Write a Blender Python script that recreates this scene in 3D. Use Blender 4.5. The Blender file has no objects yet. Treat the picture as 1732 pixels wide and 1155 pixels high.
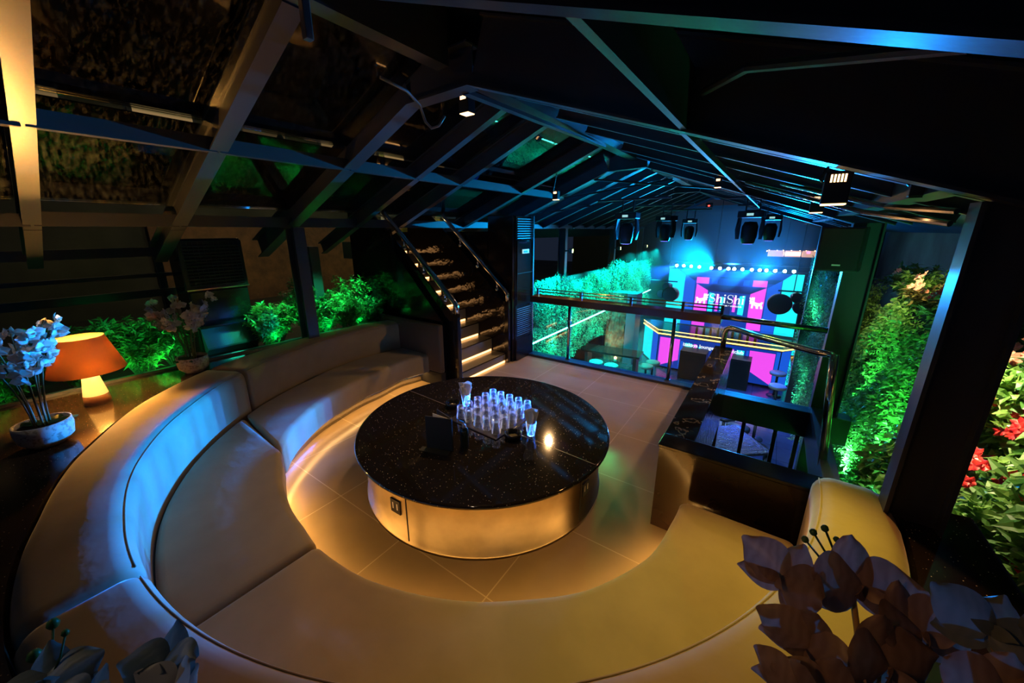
import bpy, bmesh, math, random
from math import sin, cos, pi, radians as R, degrees, atan2, asin, hypot, sqrt
from mathutils import Vector, Matrix
C = bpy.context.scene.collection
rnd = random.Random(7)

# ------------------------------------------------------------------ camera
FPX, SX, SY = 631.58, 16.84, -10.69
TH, YAW, ROLL = R(15.539), R(35.908), R(-.378)
cam = bpy.data.cameras.new('camera'); co = bpy.data.objects.new('camera', cam); C.objects.link(co)
fw = Vector((-sin(YAW)*cos(TH), cos(YAW)*cos(TH), -sin(TH)))
rt = Vector((cos(YAW), sin(YAW), 0)); up = rt.cross(fw)
r2 = rt*cos(ROLL)+up*sin(ROLL); u2 = -rt*sin(ROLL)+up*cos(ROLL)
co.matrix_world = Matrix((( r2.x,u2.x,-fw.x,0),(r2.y,u2.y,-fw.y,0),(r2.z,u2.z,-fw.z,2.2),(0,0,0,1)))
cam.sensor_width = 36; cam.lens = FPX*36/1732
cam.shift_x = SX/1732; cam.shift_y = SY/1732
cam.clip_start = .02; cam.clip_end = 200
bpy.context.scene.camera = co

# ------------------------------------------------------------------ world, exposure
w = bpy.data.worlds.new('night'); bpy.context.scene.world = w; w.use_nodes = True
w.node_tree.nodes['Background'].inputs[0].default_value = (.012, .018, .035, 1)
w.node_tree.nodes['Background'].inputs[1].default_value = .34
vs = bpy.context.scene.view_settings
vs.view_transform = 'Standard'; vs.look = 'None'; vs.gamma = 1; vs.exposure = 1.0; vs.use_curve_mapping = False

def aim(o, target):
    d = Vector(target)-Vector(o.location); o.rotation_euler = d.to_track_quat('-Z', 'Y').to_euler()
def spot(loc, target, col, power, size=60, blend=.5, rad=.05, name='spot_light'):
    l = bpy.data.lights.new(name, 'SPOT'); l.energy = power; l.color = col; l.spot_size = R(size); l.spot_blend = blend
    l.shadow_soft_size = rad
    o = bpy.data.objects.new(name, l); C.objects.link(o); o.location = loc; aim(o, target); return o
def point(loc, col, power, rad=.05):
    l = bpy.data.lights.new('point_light', 'POINT'); l.energy = power; l.color = col; l.shadow_soft_size = rad
    o = bpy.data.objects.new('point_light', l); C.objects.link(o); o.location = loc; return o
def area(loc, target, col, power, sx, sy=None, spread=160):
    l = bpy.data.lights.new('area_light', 'AREA'); l.energy = power; l.color = col; l.shape = 'RECTANGLE'
    l.size = sx; l.size_y = sy or sx; l.spread = R(spread)
    o = bpy.data.objects.new('area_light', l); C.objects.link(o); o.location = loc; aim(o, target); return o
CYAN = (.0, .55, 1.); BLUE = (.02, .16, 1.); TEAL = (.0, 1., .62); GREEN = (.03, 1., .22); WARM = (1., .5, .16); AMBER = (1., .42, .06); LIME = (.55, 1., .05)

# stage row of LED cans pointing at the room
PAR = [(-3.22,.83),(-2.96,.83),(-2.69,.82),(-2.40,.81),(-1.98,.79),(-1.69,.79),(-1.41,.79),(-1.22,.79),(-.96,.79),(-.67,.79),(-.43,.79),(-.23,.79),(.03,.79),(.30,.79),(.56,.79)]
for i, (x, z) in enumerate(PAR):
    if i % 3 == 0:
        spot((x, 16.3, z), (-2.85+(x+1.4)*.22, .9, .62), (.0, .25, 1.) if i % 2 else (.01, .13, 1.), 9500, 11, .4, .05)
spot((-1.9, 16.2, .85), (-3.6, 4.5, 2.9), (.0, .40, 1.), 15000, 30, .9, .1)  # added blue fill, aimed up at the left roof slope
spot((-1.3, 16.4, 1.0), (-1.3, 18.9, 2.4), (.02, .28, 1.), 700, 130, .9, .1)  # added blue wash, turned back onto the rear wall
spot((-.3, 16.2, .85), (.0, 4.6, 2.9), (.0, .26, 1.), 2400, 44, .8, .1)  # added blue fill for the right roof slope
# moving heads in the roof
spot((.535, 2.90, 2.30), (-.02, 1.55, .45), (.58, 1., .03), 26, 46, .9, .05)  # lime source added at the unlit spotlight, not a moving head
spot((-.456, 7.8, 1.85), (-.2, 9.8, -2.2), (.05, .2, 1.), 300, 30, .8, .05)
spot((-.21, 10.3, 1.85), (.5, 2.1, .8), (.60, 1., .03), 420, 7, .7, .05)
spot((-2.3, 7.0, 1.85), (-1.2, 3.1, .5), (.1, 1., .25), 90, 22, .8, .05)
spot((-2.13, 9.1, 1.85), (-4.4, 3.2, .8), (.5, 1., .2), 160, 15, .9, .05)
# warm track lights
spot((-2.50, 2.93, 3.16), (-1.9, 1.9, 0), (1., .55, .24), 58, 80, .9, .04)
spot((.215, 2.78, 2.28), (.0, 1.1, .4), (1., .40, .10), 55, 75, .8, .04)
spot((.254, 4.99, 2.35), (-1.6, 4.2, 0), (1., .55, .22), 120, 90, .8, .04)
spot((-2.98, 5.6, 2.62), (-2.2, 4.2, 0), (1., .55, .22), 110, 100, .8, .04)
# planters
for (x, y, p) in ((-5.04, -.3, 6), (-5.04, .55, 9), (-5.04, .95, 10)):
    spot((x, y, .88), (x-.5, y+.05, 1.08), (.05, 1., .22), p, 140, .9, .06)
for (x, y, p) in ((-5.04, 2.05, 4), (-5.04, 2.75, 5), (-5.04, 3.25, 7)):
    spot((x, y, .90), (x-.5, y+.02, 1.15), (.0, 1., .36), p, 140, .9, .06)
for (y, p) in ((.3, 16), (.9, 22), (2.1, 70), (2.85, 105), (3.35, 115)):
    spot((-4.88, y, 2.2), (-5.38, y, 1.1), (.03, 1., .36), p, 48, .6, .06)  # unseen eave spots, added for more even green light on the shrubs
for (x, y, z, p) in ((.93, 4.2, -.75, 330), (.92, 4.9, -.9, 420), (.92, 5.6, -.7, 300), (.92, 6.5, -.9, 330), (.92, 7.6, -.8, 260)):
    spot((x, y, z), (x+.8, y+.1, z+1.0), (.14, 1., .55), p, 76, .8, .05)
for (x, y, z, p) in ((.98, 4.9, .0, 110), (.98, 6.3, .1, 90)):
    spot((x, y, z), (x+.3, y, z+.9), (.1, 1., .30), p, 100, .8, .05)
for (x, y, z, p) in ((1.02, 2.4, -.2, 130), (1.04, 3.0, -.05, 150), (1.06, 3.6, .0, 130)):
    spot((x, y, z), (x+.35, y+.1, z+1.0), (.03, 1., .36), p, 130, .8, .05)
spot((.95, 3.75, 2.2), (1.45, 3.5, .8), (1., .85, .45), 150, 75, .9, .05)  # warm spot added overhead to light the flowering bushes
spot((.95, 6.0, 2.2), (1.6, 6.9, 1.3), (1., .9, .4), 60, 80, .9, .05)
# wash of the long left hedge and of the right hedge
for k in range(6):
    y = 8.0+k*1.6
    spot((-3.9, y, 1.5), (-4.45, y, .1), (.0, .85, .80), 520, 110, .8, .05)
    spot((-4.0, y, -.32), (-4.4, y, -1.3), (.0, .9, .6), 70, 120, .8, .05)
for (y, z) in ((8.6, -.9), (8.9, .6), (10.5, -.4)):
    spot((.35, y, z), (.95, y+.6, z+.1), (.05, 1., .55), 80, 80, .8, .05)
spot((-4.1, 11.6, -1.9), (-4.2, 12.3, -.9), (1., .5, .2), 30, 90, .8, .03)
spot((-.2, 12.0, 1.6), (-.2, 10.2, -2.2), (.03, .12, 1.), 900, 70, .8, .1)
spot((-.3, 5.9, -.3), (.1, 7.8, -2.), (.5, .75, 1.), 120, 90, .8, .05)
spot((-.9, -.9, 2.9), (.2, .5, 1.7), (1., .42, .12), 9, 40, .8, .05)  # unseen warm spot added for the right foreground orchids
spot((-1.6, -.8, 2.9), (-.65, .0, 1.55), (1., .75, .5), 5, 40, .8, .05)  # unseen spot added for the left foreground orchids
spot((-3.0, 1.6, 3.0), (-3.85, .0, 1.3), (1., .85, .7), 16, 30, .8, .05)  # unseen neutral spot added to counter the blue on the potted orchids
spot((-1.2, .9, 3.0), (-1.8, 2.2, .5), (1., .8, .55), 30, 42, .9, .05)  # unseen warm downlight added to brighten napkins and table
spot((-4.46, .35, 1.13), (-3.4, .45, .86), (1., .45, .07), 52, 100, .7, .03)  # extra spot added at the lamp shade for amber on the backrest top
# outside point lights beyond the glass
point((-9.5, 4.5, 3.4), (1., .8, .4), 45, .1)
point((-9., 8.2, 3.6), (.9, 1., .35), 60, .1)

# ------------------------------------------------------------------ materials
def mat(name, col, rough=.5, metal=0, spec=.5, emit=None, es=0, bump=None, trans=0, coat=0, ior=1.45, noise=None, sheen=0):
    m = bpy.data.materials.new(name); m.use_nodes = True; nt = m.node_tree; b = nt.nodes['Principled BSDF']
    b.inputs['Base Color'].default_value = (*col, 1); b.inputs['Roughness'].default_value = rough; b.inputs['Metallic'].default_value = metal
    b.inputs['Specular IOR Level'].default_value = spec; b.inputs['IOR'].default_value = ior
    b.inputs['Transmission Weight'].default_value = trans; b.inputs['Coat Weight'].default_value = coat
    if sheen: b.inputs['Sheen Weight'].default_value = sheen; b.inputs['Sheen Roughness'].default_value = .4
    if emit: b.inputs['Emission Color'].default_value = (*emit, 1); b.inputs['Emission Strength'].default_value = es
    tc = nt.nodes.new('ShaderNodeTexCoord')
    if noise:      # (scale, second colour, low, high)
        n = nt.nodes.new('ShaderNodeTexNoise'); n.inputs['Scale'].default_value = noise[0]; n.inputs['Detail'].default_value = 6
        nt.links.new(tc.outputs['Object'], n.inputs['Vector'])
        rp = nt.nodes.new('ShaderNodeValToRGB'); rp.color_ramp.elements[0].position = noise[2]; rp.color_ramp.elements[1].position = noise[3]
        rp.color_ramp.elements[0].color = (*col, 1); rp.color_ramp.elements[1].color = (*noise[1], 1)
        nt.links.new(n.outputs['Fac'], rp.inputs[0]); nt.links.new(rp.outputs[0], b.inputs['Base Color'])
    if bump:       # (scale, strength, distance)
        n = nt.nodes.new('ShaderNodeTexNoise'); n.inputs['Scale'].default_value = bump[0]; n.inputs['Detail'].default_value = 4
        nt.links.new(tc.outputs['Object'], n.inputs['Vector'])
        bp = nt.nodes.new('ShaderNodeBump'); bp.inputs['Strength'].default_value = bump[1]; bp.inputs['Distance'].default_value = bump[2]
        nt.links.new(n.outputs['Fac'], bp.inputs['Height']); nt.links.new(bp.outputs[0], b.inputs['Normal'])
    return m
def emis(name, col, s):
    m = bpy.data.materials.new(name); m.use_nodes = True; nt = m.node_tree; nt.nodes.clear()
    e = nt.nodes.new('ShaderNodeEmission'); e.inputs[0].default_value = (*col, 1); e.inputs[1].default_value = s
    o = nt.nodes.new('ShaderNodeOutputMaterial'); nt.links.new(e.outputs[0], o.inputs[0]); return m
def glassmat(name, tint, rough=.0, refl=1., dirt=0):
    m = bpy.data.materials.new(name); m.use_nodes = True; nt = m.node_tree; nt.nodes.clear()
    t = nt.nodes.new('ShaderNodeBsdfTransparent'); t.inputs[0].default_value = (*tint, 1)
    g = nt.nodes.new('ShaderNodeBsdfGlossy'); g.inputs['Roughness'].default_value = rough; g.inputs[0].default_value = (refl, refl, refl, 1)
    f = nt.nodes.new('ShaderNodeFresnel'); f.inputs[0].default_value = 1.5
    mx = nt.nodes.new('ShaderNodeMixShader'); nt.links.new(f.outputs[0], mx.inputs[0]); nt.links.new(t.outputs[0], mx.inputs[1]); nt.links.new(g.outputs[0], mx.inputs[2])
    out = nt.nodes.new('ShaderNodeOutputMaterial'); last = mx
    if dirt:       # condensation droplets clinging to the pane
        tc = nt.nodes.new('ShaderNodeTexCoord'); mp = nt.nodes.new('ShaderNodeMapping'); mp.inputs['Scale'].default_value = (1, 3, 1)
        nt.links.new(tc.outputs['Object'], mp.inputs[0])
        n = nt.nodes.new('ShaderNodeTexNoise'); n.inputs['Scale'].default_value = 14; n.inputs['Detail'].default_value = 8; n.inputs['Roughness'].default_value = .75
        nt.links.new(mp.outputs[0], n.inputs['Vector'])
        rp = nt.nodes.new('ShaderNodeMapRange'); rp.inputs[1].default_value = .5; rp.inputs[2].default_value = .7; rp.inputs[3].default_value = 0; rp.inputs[4].default_value = dirt
        nt.links.new(n.outputs['Fac'], rp.inputs[0])
        d = nt.nodes.new('ShaderNodeBsdfDiffuse'); d.inputs[0].default_value = (.35, .36, .36, 1)
        m2 = nt.nodes.new('ShaderNodeMixShader'); nt.links.new(rp.outputs[0], m2.inputs[0]); nt.links.new(mx.outputs[0], m2.inputs[1]); nt.links.new(d.outputs[0], m2.inputs[2]); last = m2
    nt.links.new(last.outputs[0], out.inputs[0]); return m
def leafmat(name, c1, c2, tr=.35):
    m = bpy.data.materials.new(name); m.use_nodes = True; nt = m.node_tree; nt.nodes.clear()
    geo = nt.nodes.new('ShaderNodeNewGeometry'); rp = nt.nodes.new('ShaderNodeValToRGB')
    rp.color_ramp.elements[0].color = (*c1, 1); rp.color_ramp.elements[1].color = (*c2, 1)
    nt.links.new(geo.outputs['Random Per Island'], rp.inputs[0])
    b = nt.nodes.new('ShaderNodeBsdfPrincipled'); b.inputs['Roughness'].default_value = .42
    tl = nt.nodes.new('ShaderNodeBsdfTranslucent'); mx = nt.nodes.new('ShaderNodeMixShader'); mx.inputs[0].default_value = tr
    nt.links.new(rp.outputs[0], b.inputs['Base Color']); nt.links.new(rp.outputs[0], tl.inputs[0])
    nt.links.new(b.outputs[0], mx.inputs[1]); nt.links.new(tl.outputs[0], mx.inputs[2])
    o = nt.nodes.new('ShaderNodeOutputMaterial'); nt.links.new(mx.outputs[0], o.inputs[0]); return m
def granite(name, base, speck, scale=260, thr=.13, rough=.06):
    m = mat(name, base, rough, 0, .6); nt = m.node_tree; b = nt.nodes['Principled BSDF']; tc = [n for n in nt.nodes if n.type == 'TEX_COORD'][0]
    v = nt.nodes.new('ShaderNodeTexVoronoi'); v.inputs['Scale'].default_value = scale*.2; nt.links.new(tc.outputs['Object'], v.inputs['Vector'])
    r1 = nt.nodes.new('ShaderNodeMapRange'); r1.inputs[1].default_value = thr; r1.inputs[2].default_value = thr*.6; r1.inputs[3].default_value = 0; r1.inputs[4].default_value = 1
    nt.links.new(v.outputs['Distance'], r1.inputs[0])
    s = nt.nodes.new('ShaderNodeSeparateColor'); nt.links.new(v.outputs['Color'], s.inputs[0])
    r2_ = nt.nodes.new('ShaderNodeMapRange'); r2_.inputs[1].default_value = .45; r2_.inputs[2].default_value = .8; nt.links.new(s.outputs[0], r2_.inputs[0])
    mu = nt.nodes.new('ShaderNodeMath'); mu.operation = 'MULTIPLY'; nt.links.new(r1.outputs[0], mu.inputs[0]); nt.links.new(r2_.outputs[0], mu.inputs[1])
    mx = nt.nodes.new('ShaderNodeMix'); mx.data_type = 'RGBA'; mx.inputs[6].default_value = (*base, 1); mx.inputs[7].default_value = (*speck, 1)
    nt.links.new(mu.outputs[0], mx.inputs[0]); nt.links.new(mx.outputs[2], b.inputs['Base Color']); return m
def tilemat(name, c1, c2, joint, size=.8, rough=.22, off=(0, 0), jw=.004):
    m = mat(name, c1, rough, 0, .5, noise=(1.7, c2, .3, .75)); nt = m.node_tree; b = nt.nodes['Principled BSDF']
    tc = [n for n in nt.nodes if n.type == 'TEX_COORD'][0]
    mp = nt.nodes.new('ShaderNodeMapping'); mp.inputs['Location'].default_value = (off[0], off[1], 0); nt.links.new(tc.outputs['Object'], mp.inputs[0])
    br = nt.nodes.new('ShaderNodeTexBrick'); br.offset = 0; br.inputs['Scale'].default_value = 1; br.inputs['Brick Width'].default_value = size; br.inputs['Row Height'].default_value = size
    br.inputs['Mortar Size'].default_value = jw; br.inputs['Mortar Smooth'].default_value = 0
    nt.links.new(mp.outputs[0], br.inputs['Vector'])
    mx = nt.nodes.new('ShaderNodeMix'); mx.data_type = 'RGBA'; src = b.inputs['Base Color'].links[0].from_socket
    nt.links.new(src, mx.inputs[6]); mx.inputs[7].default_value = (*joint, 1); nt.links.new(br.outputs['Fac'], mx.inputs[0]); nt.links.new(mx.outputs[2], b.inputs['Base Color'])
    n = nt.nodes.new('ShaderNodeTexNoise'); n.inputs['Scale'].default_value = 5; n.inputs['Detail'].default_value = 5; nt.links.new(tc.outputs['Object'], n.inputs['Vector'])
    rr = nt.nodes.new('ShaderNodeMapRange'); rr.inputs[3].default_value = rough*.7; rr.inputs[4].default_value = rough*1.5; nt.links.new(n.outputs['Fac'], rr.inputs[0]); nt.links.new(rr.outputs[0], b.inputs['Roughness'])
    return m

M = {}
M['velvet'] = mat('beige_velvet', (.29, .225, .125), .75, 0, .25, noise=(3.2, (.36, .28, .16), .35, .7), bump=(4.5, .28, .015), sheen=.35)
M['velvet_shaded'] = mat('shaded_velvet', (.10, .075, .05), .8, 0, .2, sheen=.2)  # sofa velvet with the shade of the recess put into its colour
M['granite'] = granite('black_galaxy_granite', (.012, .010, .008), (1., .9, .7), 300, .15)
M['granite_ledge'] = granite('brown_speckled_granite', (.03, .018, .010), (.8, .6, .35), 300, .15, .12)
M['steel_dark'] = mat('dark_painted_steel', (.065, .065, .075), .36, .4, .5, bump=(60, .12, .002))
M['steel_blk'] = mat('black_gloss_panel', (.012, .009, .008), .12, .0, .6)
M['chrome'] = mat('polished_chrome', (.62, .62, .6), .12, 1)
M['brass_base'] = mat('brushed_champagne_steel', (.20, .155, .095), .30, 1, noise=(6, (.27, .215, .13), .3, .7), bump=(40, .06, .002))
M['floor'] = tilemat('taupe_polished_tile', (.20, .15, .085), (.26, .195, .11), (.34, .28, .18), .8, .2, (.35, .2))
M['floor_low'] = tilemat('dark_stone_tile', (.035, .04, .05), (.08, .09, .11), (.015, .015, .02), .6, .18)
M['ceil'] = mat('black_roof_panel', (.010, .010, .013), .32, 0, .5)
M['marble'] = mat('black_marble_white_veins', (.010, .008, .007), .07, 0, .6, noise=(6, (.012, .010, .009), .3, .56)); 
nt = M['marble'].node_tree
_n = [n for n in nt.nodes if n.type == 'VALTORGB'][0].color_ramp
_e = _n.elements.new(.60); _e.color = (.16, .14, .12, 1); _n.elements[0].position = .3; _n.elements[1].position = .585; _e = _n.elements.new(.63); _e.color = (.012, .01, .009, 1)
M['wood'] = mat('dark_walnut_veneer', (.022, .012, .008), .10, 0, .6, noise=(2.5, (.03, .016, .010), .3, .7), coat=.1)
M['glass'] = glassmat('clear_glass', (.93, .96, .95))
M['roof_glass'] = glassmat('wet_roof_glass', (.80, .84, .80), .02, .8, .10)
M['tumbler'] = glassmat('tumbler_glass', (.93, .96, 1.0), .03, 2.2)
nt = M['tumbler'].node_tree
_o = [n for n in nt.nodes if n.type == 'OUTPUT_MATERIAL'][0]; _s = _o.inputs[0].links[0].from_socket
_d = nt.nodes.new('ShaderNodeBsdfTranslucent'); _d.inputs[0].default_value = (.55, .72, 1, 1)  # blue stage light in the rims, put in as a bluish tint
_m = nt.nodes.new('ShaderNodeMixShader'); _l = nt.nodes.new('ShaderNodeLayerWeight'); _l.inputs[0].default_value = .25
_k = nt.nodes.new('ShaderNodeMath'); _k.operation = 'MULTIPLY'; _k.inputs[1].default_value = .17; nt.links.new(_l.outputs['Facing'], _k.inputs[0]); nt.links.new(_k.outputs[0], _m.inputs[0])
nt.links.new(_s, _m.inputs[1]); nt.links.new(_d.outputs[0], _m.inputs[2]); nt.links.new(_m.outputs[0], _o.inputs[0])
M['black_plastic'] = mat('black_plastic', (.015, .015, .016), .35)
M['black_matte'] = mat('matte_black', (.01, .01, .01), .7)
M['grille'] = mat('black_perforated_grille', (.02, .02, .022), .5, .3, bump=(300, .5, .003))
M['leaf'] = leafmat('green_leaf', (.045, .14, .03), (.16, .38, .08))
M['leaf_dk'] = leafmat('dark_leaf', (.02, .07, .02), (.07, .2, .05))
M['leaf_bright'] = leafmat('bright_broad_leaf', (.05, .20, .03), (.30, .50, .12))
M['leaf_hang'] = leafmat('hanging_vine_leaf', (.07, .16, .08), (.28, .46, .26))
M['leaf_bronze'] = leafmat('olive_bronze_leaf', (.10, .11, .03), (.30, .20, .07))
M['stem'] = mat('green_brown_stem', (.07, .07, .03), .6)
M['stem_gold'] = mat('yellow_flower_stem', (.45, .30, .08), .5)
def petalmat(name, c1, c2, tr=.3):
    m = leafmat(name, c1, c2, tr); nt = m.node_tree; tc = nt.nodes.new('ShaderNodeTexCoord')
    n = nt.nodes.new('ShaderNodeTexWave'); n.inputs['Scale'].default_value = 28; n.inputs['Distortion'].default_value = 9; n.inputs['Detail'].default_value = 3
    nt.links.new(tc.outputs['Object'], n.inputs['Vector']); rp = [q for q in nt.nodes if q.type == 'VALTORGB'][0]; geo = [q for q in nt.nodes if q.type == 'NEW_GEOMETRY'][0]
    a = nt.nodes.new('ShaderNodeMath'); a.operation = 'MULTIPLY_ADD'; a.inputs[1].default_value = .6; nt.links.new(geo.outputs['Random Per Island'], a.inputs[0])
    b = nt.nodes.new('ShaderNodeMath'); b.operation = 'MULTIPLY'; b.inputs[1].default_value = .22; nt.links.new(n.outputs['Fac'], b.inputs[0]); nt.links.new(b.outputs[0], a.inputs[2]); nt.links.new(a.outputs[0], rp.inputs[0])
    bp = nt.nodes.new('ShaderNodeBump'); bp.inputs['Strength'].default_value = .15; bp.inputs['Distance'].default_value = .001; nt.links.new(n.outputs['Fac'], bp.inputs['Height'])
    for q in nt.nodes:
        if q.type in ('BSDF_PRINCIPLED', 'BSDF_TRANSLUCENT'): nt.links.new(bp.outputs[0], q.inputs['Normal'])
    return m
M['petal'] = leafmat('white_orchid_petal', (.50, .44, .38), (.66, .60, .54), .3)
M['petal_dusty'] = petalmat('dusty_mauve_petal', (.20, .13, .11), (.52, .38, .30), .4)
M['petal_teal'] = petalmat('grey_teal_petal', (.12, .18, .19), (.24, .28, .28), .35)
M['petal_red'] = leafmat('red_petal', (.75, .02, .04), (.9, .07, .05), .25)
M['petal_pink'] = leafmat('pink_petal', (.7, .25, .2), (.85, .4, .3), .25)
M['petal_eye'] = mat('white_flower_eye', (.9, .85, .7), .5)
M['soil'] = mat('dark_soil', (.018, .012, .008), .9)
M['stoneware'] = mat('pale_speckled_stoneware', (.42, .38, .32), .6, 0, .4, noise=(45, (.22, .18, .14), .5, .62), bump=(30, .3, .004))
M['lamp_base'] = mat('glowing_cream_lamp_base', (.75, .55, .28), .4, emit=(1., .48, .10), es=.75)
M['lamp_foot'] = mat('walnut_lamp_foot', (.2, .09, .04), .4)
def shademat():
    m = bpy.data.materials.new('orange_linen_shade'); m.use_nodes = True; nt = m.node_tree; nt.nodes.clear()
    d = nt.nodes.new('ShaderNodeBsdfDiffuse'); d.inputs[0].default_value = (.42, .25, .12, 1)
    t = nt.nodes.new('ShaderNodeBsdfTranslucent'); t.inputs[0].default_value = (.42, .23, .10, 1)
    tc = nt.nodes.new('ShaderNodeTexCoord'); mp = nt.nodes.new('ShaderNodeMapping'); mp.inputs['Scale'].default_value = (60, 60, 400)
    n = nt.nodes.new('ShaderNodeTexNoise'); n.inputs['Scale'].default_value = 3; nt.links.new(tc.outputs['Object'], mp.inputs[0]); nt.links.new(mp.outputs[0], n.inputs['Vector'])
    bp = nt.nodes.new('ShaderNodeBump'); bp.inputs['Strength'].default_value = .3; nt.links.new(n.outputs['Fac'], bp.inputs['Height']); nt.links.new(bp.outputs[0], d.inputs['Normal'])
    mx = nt.nodes.new('ShaderNodeMixShader'); mx.inputs[0].default_value = .45; nt.links.new(d.outputs[0], mx.inputs[1]); nt.links.new(t.outputs[0], mx.inputs[2])
    o = nt.nodes.new('ShaderNodeOutputMaterial'); nt.links.new(mx.outputs[0], o.inputs[0]); return m
M['shade'] = shademat()
M['led_warm'] = emis('warm_led', (1., .52, .14), 46)
M['led_warm_dim'] = emis('dim_warm_led', (1., .52, .16), 13)
M['led_step'] = emis('step_led', (1., .48, .16), 2.4)
M['led_cyan'] = emis('cyan_led', (.10, .95, .85), 9)
M['led_gold'] = emis('gold_led', (1., .62, .12), 2.2)
M['lens_blue'] = emis('blue_white_lens', (.35, .75, 1.), 60)
M['lens_warm'] = emis('warm_lens', (1., .50, .20), 3.5)
M['lens_warm_small'] = emis('warm_bulb', (1., .55, .2), 30)
M['lens_lime'] = emis('lime_lens', (.75, 1., .25), 12)
M['lens_violet'] = emis('violet_lens', (.15, .15, 1.), 6)
M['scr_bg'] = emis('screen_navy', (.006, .035, .30), .68)
M['scr_blue'] = emis('screen_blue', (.01, .09, .62), .68)
M['scr_dk'] = emis('screen_dark_navy', (.004, .012, .10), .68)
M['scr_cyan'] = emis('screen_cyan', (.01, .78, .86), .68)
M['scr_pink'] = emis('screen_magenta', (.82, .07, .80), .68)
M['scr_white'] = emis('screen_white', (.9, .95, 1.), .65)
M['paper'] = mat('white_paper', (.8, .77, .70), .7)
M['menu'] = mat('black_leatherette', (.012, .016, .014), .5, bump=(120, .2, .001))
M['tray'] = mat('smoked_acrylic', (.05, .045, .04), .15, 0, .5)
M['ashtray'] = mat('black_gloss_melamine', (.012, .013, .012), .15)
M['ash'] = mat('olive_ash', (.13, .12, .06), .9)
M['stone'] = mat('split_stone', (.22, .16, .10), .8, noise=(5, (.10, .07, .05), .4, .6), bump=(7, 1., .06))
M['seatpad'] = mat('cream_leather_pad', (.5, .46, .38), .4)
M['hammer'] = mat('hammered_dark_metal', (.06, .07, .10), .25, .8, bump=(22, .8, .02))
M['brick'] = mat('dim_brick', (.20, .09, .05), .9, noise=(4, (.10, .05, .035), .3, .7), bump=(12, .5, .02))
M['conc'] = mat('dim_concrete', (.07, .06, .05), .85, noise=(.8, (.03, .027, .024), .3, .7))
M['win_lit'] = emis('lit_window', (1., .62, .25), .55)
M['sign_glow'] = emis('sign_glow', (1., .62, .4), 1.6)
M['plate_steel'] = mat('brushed_kick_plate', (.45, .45, .46), .25, 1)

# ------------------------------------------------------------------ helpers
def link(name, bm, m, parent=None, smooth=False):
    me = bpy.data.meshes.new(name)
    bm.normal_update(); bm.to_mesh(me); bm.free()
    return link_me(name, me, m, parent, smooth)
def link_me(name, me, m, parent=None, smooth=False):
    for x in (m if isinstance(m, (list, tuple)) else [m]): me.materials.append(x)
    if smooth: me.polygons.foreach_set('use_smooth', [True]*len(me.polygons))
    o = bpy.data.objects.new(name, me); C.objects.link(o)
    if parent: o.parent = parent
    return o
def tag(o, label, cat, group=None, kind=None):
    if label: o['label'] = label
    if cat: o['category'] = cat
    if group: o['group'] = group
    if kind: o['kind'] = kind
    return o
def thing(name, label, cat, loc=(0, 0, 0), rz=0, group=None):
    o = bpy.data.objects.new(name, None); C.objects.link(o); o.location = loc; o.rotation_euler = (0, 0, rz); o.empty_display_size = .1
    return tag(o, label, cat, group)
def struct(name, bm, m, smooth=False):
    o = link(name, bm, m, None, smooth); o['kind'] = 'structure'; return o
def dup(root, loc, rz=0, label=None, group=None):
    r = root.copy(); C.objects.link(r); r.location = loc; r.rotation_euler = (0, 0, rz)
    if label: r['label'] = label
    if group: r['group'] = group
    for ch in list(root.children):
        c = ch.copy(); C.objects.link(c); c.parent = r
        for g in list(ch.children):
            d = g.copy(); C.objects.link(d); d.parent = c
    return r
def B(): return bmesh.new()
def box(bm, x0, x1, y0, y1, z0, z1, bev=0):
    v = [bm.verts.new(p) for p in ((x0,y0,z0),(x1,y0,z0),(x1,y1,z0),(x0,y1,z0),(x0,y0,z1),(x1,y0,z1),(x1,y1,z1),(x0,y1,z1))]
    fs = [bm.faces.new([v[i] for i in f]) for f in ((3,2,1,0),(4,5,6,7),(0,1,5,4),(1,2,6,5),(2,3,7,6),(3,0,4,7))]
    if bev:
        es = {e for f in fs for e in f.edges}
        bmesh.ops.bevel(bm, geom=list(es), offset=bev, segments=2, affect='EDGES', profile=.6)
    return bm
def prism(bm, pts, d):       # pts: closed polygon of 3-D points, d: extrusion vector
    d = Vector(d); a = [bm.verts.new(p) for p in pts]; b = [bm.verts.new(Vector(p)+d) for p in pts]; n = len(pts)
    fs = [bm.faces.new(a[::-1]), bm.faces.new(b)]
    for i in range(n): fs.append(bm.faces.new((a[i], a[(i+1) % n], b[(i+1) % n], b[i])))
    bmesh.ops.recalc_face_normals(bm, faces=fs); return bm
def tube(bm, pts, r, seg=10, cap=True, closed=False):
    pts = [Vector(p) for p in pts]; n = len(pts); rings = []; rr = r if isinstance(r, (list, tuple)) else [r]*n
    prev = None
    for i, p in enumerate(pts):
        if closed: t = pts[(i+1) % n]-pts[i-1]
        else: t = (pts[min(i+1, n-1)]-pts[max(i-1, 0)])
        t.normalize()
        if prev is None:
            a = Vector((0, 0, 1)) if abs(t.z) < .9 else Vector((1, 0, 0)); u = t.cross(a).normalized()
        else:
            u = (prev-t*prev.dot(t)).normalized()
        prev = u; v = t.cross(u)
        rings.append([bm.verts.new(p+(u*cos(2*pi*k/seg)+v*sin(2*pi*k/seg))*rr[i]) for k in range(seg)])
    for i in range(n if closed else n-1):
        a, b = rings[i], rings[(i+1) % n]
        for k in range(seg): bm.faces.new((a[k], a[(k+1) % seg], b[(k+1) % seg], b[k]))
    if cap and not closed:
        bm.faces.new(rings[0][::-1]); bm.faces.new(rings[-1])
    return bm
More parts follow.
